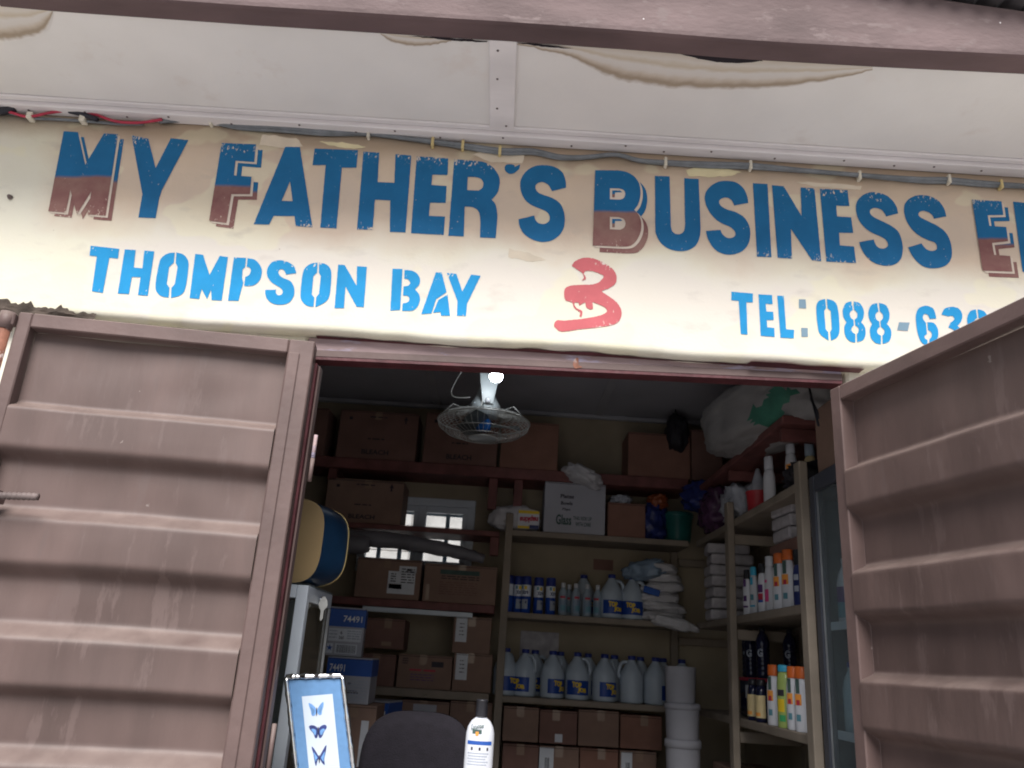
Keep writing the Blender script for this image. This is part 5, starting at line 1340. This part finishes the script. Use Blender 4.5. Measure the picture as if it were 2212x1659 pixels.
# clear wall holder and its leaflets
a = at(1125, 1362, YB); b = at(1206, 1405, YB)
m = MB(); m.box((a.x, YB - .012, b.z - .06), (b.x, YB - .003, a.z), "pack_grey", .003); tag(m.build("wall_pocket"), "clear shiny plastic pocket stuck on the wall above the jugs", "pocket")
m = MB(); a = at(1385 / 1 - 82, 1218, YB); m.box((a.x - .07, YB - .004, a.z - .045), (a.x + .07, YB - .0005, a.z + .03), "cardboard_dim"); m.build("wall_patch", bw)

# grey rolls lying on the cartons
m = MB(); pts = catmull([tuple(at(735, 1160, 2.78)), tuple(at(850, 1168, 2.78)), tuple(at(950, 1185, 2.78)), tuple(at(1010, 1198, 2.78)), tuple(at(1046, 1208, 2.78))], 6)
n = len(pts); m.tube(pts, [0.055 * (1 - .55 * (i / n) ** 2) + .003 * math.sin(i * 1.7) for i in range(n)], "roll_grey", 14)
tag(m.build("plastic_roll"), "long grey plastic roll tapering along the top of the cartons", "roll")
m = MB(); pts = catmull([tuple(at(700, 1178, 2.70)), tuple(at(750, 1176, 2.70)), tuple(at(798, 1178, 2.70))], 5); m.tube(pts, [.062, .060, .058, .06, .062, .064, .064, .062, .058, .050, .044], "roll_grey", 14)
tag(m.build("plastic_roll"), "short thick grey roll end beside the blue tin", "roll")

# ------------------------------------------------------------------ sack, black bag
blob("woven_sack", "big stuffed white woven sack with green patch under the ceiling", "sack", (1.43, 1.42, 2.66 + .18), (.27, .62, .20), "woven_sack", 41, .10, 2.0, (R(4), R(-14), R(9)), 5, None,
     (lambda c: c.x < -0.05 and -0.52 + .06 * math.sin(c.z * 30) < c.y < -0.27 + .05 * math.sin(c.z * 40) and -.19 < c.z < -.05 + .03 * math.sin(c.y * 24), "sack_green"))
p = at(1470, 915, 2.7); blob("black_bag", "small black bag hanging in the top corner beside the sack", "bag", (p.x, 2.84, 2.761 + .33), (.07, .09, .13), "bag_black", 43, .2, 2.0)
m = MB(); m.tube([(p.x, 2.84, 3.20), (p.x + .005, 2.85, 3.23), (p.x, 2.86, ZC - .001)], .004, "wire_black", 6); m.build("string", bpy.data.objects["black_bag"], (-p.x, -2.84, -3.091))
m = MB(); m.tube([(1.22, 0.36, 2.45), (1.21, 0.5, 2.30), (1.225, 0.42, 2.72)][:1] + [tuple(at(1748, 838, 0.5)), tuple(at(1752, 862, 0.5)), tuple(at(1766, 890, 0.5)), tuple(at(1768, 905, 0.5))], .005, "wire_black", 6)
tag(m.build("dangling_wire"), "black wire dangling from the lintel in front of the sack", "wire")

# ------------------------------------------------------------------ fridge
t = thing("display_fridge", "tall dark grey fridge with glass door and bottles inside", "fridge", (1.30, 0.22, FZ), 0)
fw2, fd, fh = 0.49, 0.36, 1.97
m = MB()   # local: x depth into wall, y along wall
m.box((.045, 0, 0), (fd, .02, fh - .0), "fridge_grey", .003); m.box((.045, fw2 - .02, 0), (fd, fw2, fh), "fridge_grey", .003); m.box((fd - .02, .021, 0), (fd, fw2 - .021, fh), "fridge_inside", .002)
m.box((.045, .021, fh - .10), (fd - .021, fw2 - .021, fh), "fridge_grey", .003); m.box((.045, .021, 0), (fd - .021, fw2 - .021, .15), "fridge_grey", .003)
m.box((.05, .0205, .151), (fd - .0205, .026, fh - .101), "fridge_inside"); m.box((.05, fw2 - .026, .151), (fd - .0205, fw2 - .0205, fh - .101), "fridge_inside"); m.build("cabinet", t)
m = MB(); m.box((0, 0, .10), (.042, .055, fh), "fridge_grey", .005); m.box((0, fw2 - .055, .10), (.042, fw2, fh), "fridge_grey", .005)
m.box((0, .056, fh - .07), (.042, fw2 - .056, fh), "fridge_grey", .005); m.box((0, .056, .10), (.042, fw2 - .056, .17), "fridge_grey", .005)
d = m.build("door", t)
m = MB(); m.box((.016, .056, .171), (.022, fw2 - .056, fh - .071), "clear_glass"); m.build("pane", d)
m = MB(); m.box((.008, fw2 - .062, .171), (.014, fw2 - .0555, fh - .071), "alu_bare"); m.build("gasket", d)
for z in (.55, .95, 1.35):
    m = MB(); m.box((.045, .03, z), (fd - .03, fw2 - .03, z + .008), "fridge_inside", .002); m.box((.036, .03, z - .01), (.0445, fw2 - .03, z + .022), "alu_white", .002); m.build("wire_shelf", t)
for i, (y, z, lb, mt) in enumerate(((.26, .559, "clear water bottle low in the fridge", "pet_clear"), (.345, .559, "clear water bottle low in the fridge beside another", "pet_clear"), (.335, .959, "blue capped water bottle on the middle fridge shelf", "pet_clear"), (.325, 1.359, "white dairy bottle with dark label on the upper fridge shelf", "plastic_white"))):
    tt = lathe_thing("water_bottle", lb, "bottle", (1.30 + .098, .22 + y + .08, FZ + z), [(0.034, 0), (0.038, .006), (0.038, .16), (0.030, .20), (0.014, .235), (0.014, .245)], mt, "bottles in the fridge")
    m = MB(); m.lathe([(0.016, .245), (0.016, .265), (0, .266)], "cap_blue" if i < 3 else "plastic_white", 14, top=False); m.build("cap", tt)
    if i == 3:
        m = MB(); wrap_patch(m, .0386, R(180 - 50), R(180 + 50), .09, .15, "purple_ink"); wrap_patch(m, .0386, R(180 - 50), R(180 + 50), .03, .09, "teal_ink"); m.build("label", tt)

# ------------------------------------------------------------------ fan and lamp
fc = at(1045, 912, 1.70)
t = thing("ceiling_fan", "white orbit fan with wire cage and blue hub under the ceiling", "fan", tuple(fc), R(10))
Rf = 0.26
m = MB()
top_p = [(.075, .035), (.10, .045), (.16, .040), (.225, .024), (Rf, 0.0)]; bot_p = [(Rf, 0.0), (.25, -.035), (.21, -.065), (.14, -.088), (.08, -.095)]
for k in range(44):
    a = 2 * math.pi * k / 44; c, s = math.cos(a), math.sin(a)
    m.tube([(r * c, r * s, z) for r, z in top_p], .0017, "fan_wire", 4, cap=False); m.tube([(r * c, r * s, z) for r, z in bot_p], .0012, "fan_wire", 4, cap=False)
for (r, z, th) in ((Rf, 0, .0042), (.16, .041, .0022), (.21, -.065, .002), (.08, -.095, .003), (.14, -.088, .002)):
    m.tube([(r * math.cos(2 * math.pi * i / 48), r * math.sin(2 * math.pi * i / 48), z) for i in range(49)], th, "fan_wire", 6, cap=False)
for k in range(6):
    a = 2 * math.pi * k / 6 + .3; c, s = math.cos(a), math.sin(a)
    m.tube([(.10 * c, .10 * s, .048), (.195 * c, .195 * s, .07), (Rf * c, Rf * s, .0)], .0028, "fan_wire", 6)
m.build("wire_cage", t)
m = MB(); m.lathe([(0.0, -.099), (.075, -.098), (.08, -.093), (.0, -.091)], "fan_white", 24, bottom=False, top=False); m.build("badge_disc", t)
m = MB(); m.lathe([(.0, -.05), (.035, -.05), (.042, -.04), (.042, .01), (.03, .02)], "fan_hub", 20, bottom=False); m.build("hub", t)
for k in range(3):
    m = MB(); V = []; Fc = []
    for i in range(9):
        r = .04 + .17 * i / 8; wd = .045 + .075 * math.sin(math.pi * (.15 + .75 * i / 8))
        for j in range(5):
            u = j / 4 - .5; a = 2 * math.pi * k / 3 + u * wd / max(r, .06); V.append((r * math.cos(a), r * math.sin(a), -.015 + u * .045)); 
    for i in range(8):
        for j in range(4): Fc.append((i * 5 + j, i * 5 + j + 1, (i + 1) * 5 + j + 1, (i + 1) * 5 + j))
    m.add(V, Fc, "fan_blade", True); m.add([(p[0], p[1], p[2] + .003) for p in V], Fc, "fan_blade", True); m.build("blade", t)
m = MB(); m.lathe([(.070, .03), (.085, .045), (.090, .06), (.088, .095), (.078, .11), (.055, .155), (.04, .20), (.036, .215)], "fan_white", 28); m.build("motor_housing", t)
m = MB()   # U bracket: tapered plate in front, rod to the ceiling
V = []
for (z, hw) in ((.085, .030), (.12, .034), (.20, .048), (.27, .056), (.30, .058)): V += [(-hw, -.098, z), (hw, -.098, z), (-hw, -.085, z), (hw, -.085, z)]
Fc = []
for i in range(4): o = 4 * i; Fc += [(o, o + 1, o + 5, o + 4), (o + 2, o + 6, o + 7, o + 3), (o, o + 4, o + 6, o + 2), (o + 1, o + 3, o + 7, o + 5)]
m.add(V, Fc + [(0, 2, 3, 1), (16, 17, 19, 18)], "fan_white"); m.box((-.058, -.098, .301), (.058, .06, .312), "fan_white", .003)
m.lathe([(.0, -.0), (.016, 0), (.016, .006), (.010, .010), (.0, .010)], "plastic_white", 14, xf=Matrix.Translation((0, -.098, .10)) @ Matrix.Rotation(R(90), 4, 'X'), top=False)
m.build("bracket", t)
m = MB(); m.lathe([(.03, .313), (.03, ZC - fc.z - .04), (.07, ZC - fc.z - .03), (.075, ZC - fc.z - .001)], "fan_white", 20); m.build("ceiling_rod", t)
m = MB(); m.tube(catmull([(-.06, -.02, .30), (-.13, -.03, .30), (-.17, -.02, .24), (-.20, -.02, .15), (-.17, -.02, .12), (-.09, -.02, .13)], 6), .0035, "fan_wire", 6); m.build("cord", t)
lc = at(1072, 809, 1.45); lc.z -= .012
t = thing("light_bulb", "lit white LED bulb hanging in front of the fan", "lamp", tuple(lc))
m = MB(); m.lathe([(0.0, -.030), (.014, -.029), (.026, -.023), (.034, -.012), (.036, 0.0), (.035, .008)], "lamp_glow", 24, bottom=False, top=False); m.build("globe", t)
m = MB(); m.lathe([(.0355, .009), (.034, .03), (.022, .06), (.018, .085), (.020, .09), (.020, .125), (.010, .135), (.0, .136)], "plastic_white", 24, top=False); m.build("holder", t)
m = MB(); m.tube([(0, 0, .134), (.004, .0, .2), (0, 0, ZC - lc.z - .001)], .0035, "fan_wire", 6); m.build("cord", t)

# ------------------------------------------------------------------ counter, chair, cabinet, tin, picture, lotion
CZ = 1.09
t = thing("shop_counter", "pale wooden shop counter across the doorway just below the bottle", "counter", (-.1, .25, FZ))
m = MB(); m.box((-.58, -.16, CZ - FZ - .03), (.55, .22, CZ - FZ), "cream_wood", .005); m.build("counter_top", t)
m = MB(); m.box((-.55, -.13, 0), (.52, -.11, CZ - FZ - .031), "cream_wood", .004); m.build("front_panel", t)
for x in (-.55, .50):
    m = MB(); m.box((x, -.108, 0), (x + .02, .2, CZ - FZ - .031), "cream_wood", .004); m.build("side_panel", t)
# chair
cc = at(905, 1600, 0.98)
t = thing("office_chair", "dark fabric office chair with rounded back behind the counter", "chair", (cc.x, .98, FZ))
m = MB(); zt = at(905, 1536, 0.98).z - FZ; hw = (at(1028, 1620, .98).x - at(787, 1620, .98).x) / 2
V = []; Fc = []; nu, nv = 28, 20
for side in (0, 1):
    for j in range(nv + 1):
        for i in range(nu + 1):
            u = -1 + 2 * i / nu; v = -1 + 2 * j / nv
            k = (abs(u) ** 3.2 + abs(v) ** 3.2) ** (1 / 3.2); mm = max(abs(u), abs(v)); sc_ = (mm / k) if k > 1e-6 else 1
            uu, vv = u * sc_, v * sc_; e = max(0, 1 - max(abs(u), abs(v)) ** 6)
            V.append((uu * hw, (-1 if side == 0 else 1) * (.012 + .045 * e ** .5) + .05 * uu * uu * -1, zt - .26 + vv * .26))
o2 = (nu + 1) * (nv + 1)
for side in (0, 1):
    for j in range(nv):
        for i in range(nu):
            a = side * o2 + j * (nu + 1) + i; Fc.append((a, a + 1, a + nu + 2, a + nu + 1))
m.add(V, Fc, "chair_fabric", True); m.build("backrest", t)
m = MB(); m.box((-.24, .02, .42), (.24, .48, .50), "chair_fabric", .03, seg=3); m.build("seat", t)
m = MB(); m.box((-.03, -.0, .40), (.03, .03, zt - .35), "black_plastic", .006); m.build("back_support", t)
m = MB(); m.tube([(0, .25, .10), (0, .25, .42)], .028, "black_plastic", 14); m.build("stem", t)
for k in range(5):
    a = 2 * math.pi * k / 5; m = MB(); m.tube([(0, .25, .11), (.27 * math.cos(a), .25 + .27 * math.sin(a), .075)], [.024, .016], "black_plastic", 10); lg = m.build("base_leg", t)
    m = MB(); m.lathe([(.018, -.012), (.03, -.010), (.03, .010), (.018, .012)], "black_plastic", 14, xf=Matrix.Translation((.27 * math.cos(a), .25 + .27 * math.sin(a), .031)) @ Matrix.Rotation(R(90), 4, 'X')); m.build("caster", lg)
# display cabinet: white aluminium posts, bronze glass on the inner side
cx0 = at(667, 1265, .56).x; ctz = at(655, 1264, .56).z
Yb = atx(718, 1292, cx0).y; Yb = min(max(Yb, .95), 1.25)
t = thing("display_cabinet", "white framed glass display cabinet beside the open doorway", "cabinet", (cx0, .56, FZ))
H = ctz - FZ; Wc = .50; Dc = Yb - .56
def cpart(nm, a, b, mt, bev=.003, par=None):
    m = MB(); m.box(a, b, mt, bev); return m.build(nm, par or t)
for (x, y) in ((-.045, 0), (-Wc, 0), (-Wc, Dc - .03)): cpart("post", (x, y, 0), (x + .045, y + .045, H), "alu_white")
cpart("post", (-.012, Dc - .012, 0), (-.0, Dc, H - .061), "alu_bare", .001)
cpart("rail", (-.030, .0455, H - .06), (-.001, Dc, H), "alu_white"); cpart("rail", (-Wc + .046, .001, H - .05), (-.046, .03, H), "alu_white"); cpart("rail", (-Wc + .001, .046, H - .06), (-Wc + .03, Dc - .031, H), "alu_white")
cpart("rail", (-.030, .0455, .02), (-.001, Dc, .09), "alu_white"); cpart("rail", (-Wc + .046, .001, .02), (-.046, .03, .09), "alu_white")
cpart("top_pane", (-Wc + .002, .002, H + .0005), (-.001, Dc, H + .007), "clear_glass", 0)
cpart("glass_pane", (-.018, .046, .091), (-.013, Dc - .0125, H - .061), "bronze_glass", 0); cpart("glass_pane", (-Wc + .046, .012, .091), (-.046, .017, H - .051), "clear_glass", 0)
for z in (.5, .85): cpart("glass_shelf", (-Wc + .01, .04, z), (-.03, Dc - .01, z + .006), "clear_glass", 0)
ly = .0455 + (Dc - .05) * .45
m = MB(); m.lathe([(.011, 0), (.011, .006), (.008, .008), (0, .008)], "chrome", 16, xf=Matrix.Translation((-.001, ly, H - .035)) @ Matrix.Rotation(R(90), 4, 'Y'), top=False); m.build("lock", t)
kp = Vector((cx0 + .020, .56 + ly - .03, ctz - .035))
m = MB(); f3 = lambda x, y, d=0: kp + Vector((x * 1.2, d, -y))
m.prism([(-.004, -.010), (.004, -.010), (.013, .006), (.016, .026), (.010, .038), (.005, .046), (.005, .078), (-.001, .088), (-.005, .078), (-.005, .046), (-.012, .036), (-.016, .022), (-.012, .006)], [[(-.006, .006), (.006, .006), (.006, .012), (-.006, .012)]], f3, "key_metal", .0025)
m.prism([(-.004, -.010), (.004, -.010), (.013, .006), (.016, .026), (.010, .038), (.005, .046), (.005, .078), (-.001, .088), (-.005, .078), (-.005, .046), (-.012, .036), (-.016, .022), (-.012, .006)], [], lambda x, y, d=0: kp + Vector((x * 1.2, .0026, -y)), "key_metal")
tag(m.build("cabinet_key"), "small silver key hanging in the cabinet lock", "key")
# biscuit tin on the cabinet
tc0 = at(671, 1168, .60)
x1 = at(697, 1168, .60).x; zt1 = at(670, 1078, .60).z; zb1 = ctz + .0075
t = thing("storage_tin", "rounded blue tin with cream face and gold rim on the cabinet", "tin", (x1, .60, zb1))
hz = (zt1 - zb1) / 2; hw = .15
def se(a, hx, hh, e=3.4):
    c, s = math.cos(a), math.sin(a); return (math.copysign(abs(c) ** (2 / e), c) * hx, math.copysign(abs(s) ** (2 / e), s) * hh)
rings = [(0, .0, 1.0), (.01, .004, 1.0), (.06, .03, 1.0), (.12, .055, 1.0), (.17, .065, 1.0), (.185, .068, 1.0)]
m = MB(); V = []; n = 48; Fc = []
for (y, grow, s_) in rings:
    for k in range(n):
        x, z = se(2 * math.pi * k / n, hw + grow, hz); V.append((x - hw - .0, y, z + hz))
for i in range(len(rings) - 1):
    for k in range(n): Fc.append((i * n + k, i * n + (k + 1) % n, (i + 1) * n + (k + 1) % n, (i + 1) * n + k))
m.add(V, Fc, "tin_blue", True); m.add(V[-n:], [tuple(range(n))], "tin_blue"); m.build("body", t)
m = MB(); m.add([(p[0], p[1] - .001, p[2]) for p in V[:n]], [tuple(range(n))], "tin_cream"); m.build("face", t)
m = MB(); m.tube([tuple(p) for p in V[-n:]] + [tuple(V[-n])], .0035, "tin_gold", 6, cap=False); m.build("rim", t)
# framed butterflies
PY = 0.20
def pf(x, y, d=0.0): return at(x, y, PY + d)


pic = thing("picture_frame", "small tilted chrome frame with three blue butterflies on pale print", "picture", tuple(at(690, 1600, PY)))
inv = Matrix.Translation(-pic.location)
def ploc(x, y, d=0.0): return inv @ pf(x, y, d)


QTL, QTR, QBR, QBL = (618, 1462), (739, 1459), (770, 1712), (646, 1716)
def q2(u, v):
    a = (QTL[0] + (QTR[0] - QTL[0]) * u, QTL[1] + (QTR[1] - QTL[1]) * u); b = (QBL[0] + (QBR[0] - QBL[0]) * u, QBL[1] + (QBR[1] - QBL[1]) * u)
    return (a[0] + (b[0] - a[0]) * v, a[1] + (b[1] - a[1]) * v)


def qq(u, v, d=0.0): return ploc(*q2(u, v), d)


m = MB(); m.add([qq(0, 0, .012), qq(1, 0, .012), qq(1, 1, .012), qq(0, 1, .012), qq(0, 0, .03), qq(1, 0, .03), qq(1, 1, .03), qq(0, 1, .03)], [(0, 1, 2, 3), (4, 7, 6, 5), (0, 4, 5, 1), (1, 5, 6, 2), (2, 6, 7, 3), (3, 7, 4, 0)], "black_plastic"); m.build("backing", pic)
m = MB()
for (u0, v0, u1, v1) in ((0, 0, 1, 0), (1, 0, 1, 1), (1, 1, 0, 1), (0, 1, 0, 0)):
    k = 28; m.tube([qq(u0 + (u1 - u0) * i / k, v0 + (v1 - v0) * i / k, .006) for i in range(k + 1)], [.0085 + (.0022 if (i % 7) in (3,) else 0) - (.002 if i % 7 == 0 else 0) for i in range(k + 1)], "chrome", 8)
m.build("moulding", pic)
m = MB(); m.add([qq(.05, .03, .009), qq(.95, .03, .009), qq(.95, .97, .009), qq(.05, .97, .009)], [(0, 1, 2, 3)], "mat_blue"); m.build("mount", pic)
m = MB(); m.add([qq(.24, .17, .0075), qq(.79, .155, .0075), qq(.76, .86, .0075), qq(.22, .87, .0075)], [(0, 1, 2, 3)], "print_pale"); prt = m.build("print", pic)
k7 = lambda p: ((1100 + p[0] * .3617) / 1.8517, (2500 + p[1] * .3617) / 1.8517)
bf = [([[(370, 868), (400, 872), (440, 905), (455, 940), (450, 985), (425, 1005), (405, 995), (395, 945)], [(465, 940), (500, 880), (535, 850), (535, 900), (520, 945), (515, 985), (490, 995), (468, 970)]], "wing_blue"),
      ([[(375, 1125), (400, 1108), (440, 1115), (475, 1150), (470, 1235), (445, 1250), (425, 1200), (395, 1165)], [(480, 1150), (520, 1110), (560, 1105), (572, 1135), (545, 1175), (525, 1225), (500, 1250), (482, 1230)]], "wing_dark"),
      ([[(405, 1348), (430, 1365), (470, 1430), (488, 1465), (470, 1500), (455, 1558), (440, 1520), (425, 1430)], [(490, 1465), (520, 1400), (568, 1325), (560, 1410), (545, 1480), (550, 1545), (525, 1530), (500, 1490)]], "wing_dark")]
for wings, mt in bf:
    m = MB()
    for wg in wings:
        m.prism(catmull(wg, 3, True), [], lambda x, y, d=0: ploc(*k7((x, y)), .0066), mt)
        cxm = sum(p[0] for p in wg) / len(wg); cym = sum(p[1] for p in wg) / len(wg)
        m.prism(catmull([(cxm + (p[0] - cxm) * .55, cym + 8 + (p[1] - cym) * .5) for p in wg], 3, True), [], lambda x, y, d=0: ploc(*k7((x, y)), .0058), "wing_blue" if mt == "wing_dark" else "mat_blue")
    bx0 = (wings[0][3][0] + wings[1][0][0]) / 2; by0 = wings[0][3][1]
    m.tube([ploc(*k7((bx0, by0 - 25)), .005), ploc(*k7((bx0, by0 + 20)), .005), ploc(*k7((bx0, by0 + 60)), .005)], [.0012, .0022, .001], "ink_dark", 6)
    m.build("printed_butterfly", prt)
m = MB(); a = ploc(*q2(.5, .4), .03); bz = CZ - pic.location.z
m.add([(a.x - .02, a.y, a.z), (a.x + .02, a.y, a.z), (a.x + .03, a.y + .10, bz + .002), (a.x - .03, a.y + .10, bz + .002), (a.x - .02, a.y + .004, a.z), (a.x + .02, a.y + .004, a.z), (a.x + .03, a.y + .104, bz + .002), (a.x - .03, a.y + .104, bz + .002)], [(0, 1, 2, 3), (4, 7, 6, 5), (0, 3, 7, 4), (1, 5, 6, 2), (0, 4, 5, 1), (3, 2, 6, 7)], "black_plastic"); m.build("easel_leg", pic)
# lotion bottle on the counter
lb = at(1035, 1620, .10); lt = at(1036, 1511, .10).z
t = thing("lotion_bottle", "large white lotion bottle with black cap standing in the doorway", "bottle", (lb.x, .10, CZ + .001))
hh = lt - CZ; r = (at(1066, 1620, .10).x - at(1004, 1620, .10).x) / 2
m = MB(); hb = hh - .052
m.lathe([(r * .93, 0), (r * .99, .005), (r, .02), (r, hb * .72), (r * .98, hb * .80), (r * .88, hb * .88), (r * .66, hb * .95), (r * .42, hb * .985), (r * .38, hb)], "lotion_white", 36, 1, .75); m.build("body", t)
m = MB(); m.lathe([(r * .42, hb + .0005), (r * .43, hb + .004), (r * .40, hh - .006), (r * .43, hh - .004), (r * .40, hh), (0, hh)], "black_plastic", 24, top=False); m.build("cap", t)
m = MB(); zf = lambda y: at(1035, y, .06).z - CZ
zc = zf(1606)
wrap_patch(m, r + .0008, R(-90 - 55), R(-90 + 55), zc - .006, zc + .005, "carton_blue", 1, .75, 14)
for k in range(3): wrap_patch(m, r + .0009, R(-90 - 34 + k * 32), R(-90 - 26 + k * 32), zc - .022, zc - .013, "ink_dark", 1, .75, 4)
for k in range(5): wrap_patch(m, r + .0009, R(-90 - 50 + 4 * (k % 2)), R(-90 + 40 - 6 * (k % 3)), zc - .032 - k * .008, zc - .029 - k * .008, "ink_pale", 1, .75, 12)
wrap_text(m, "Cucumber", r + .0012, R(-90 - 12), zc + .040, .045, .016, "ink_green", 1, .75, .02, .008)
wrap_patch(m, r + .0009, R(-90 - 32), R(-90 + 6), zc + .026, zc + .038, "ink_green", 1, .75, 8); wrap_patch(m, r + .0011, R(-90 - 18), R(-90 - 6), zc + .020, zc + .032, "orange_ink", 1, .75, 4)
m.build("label", t)
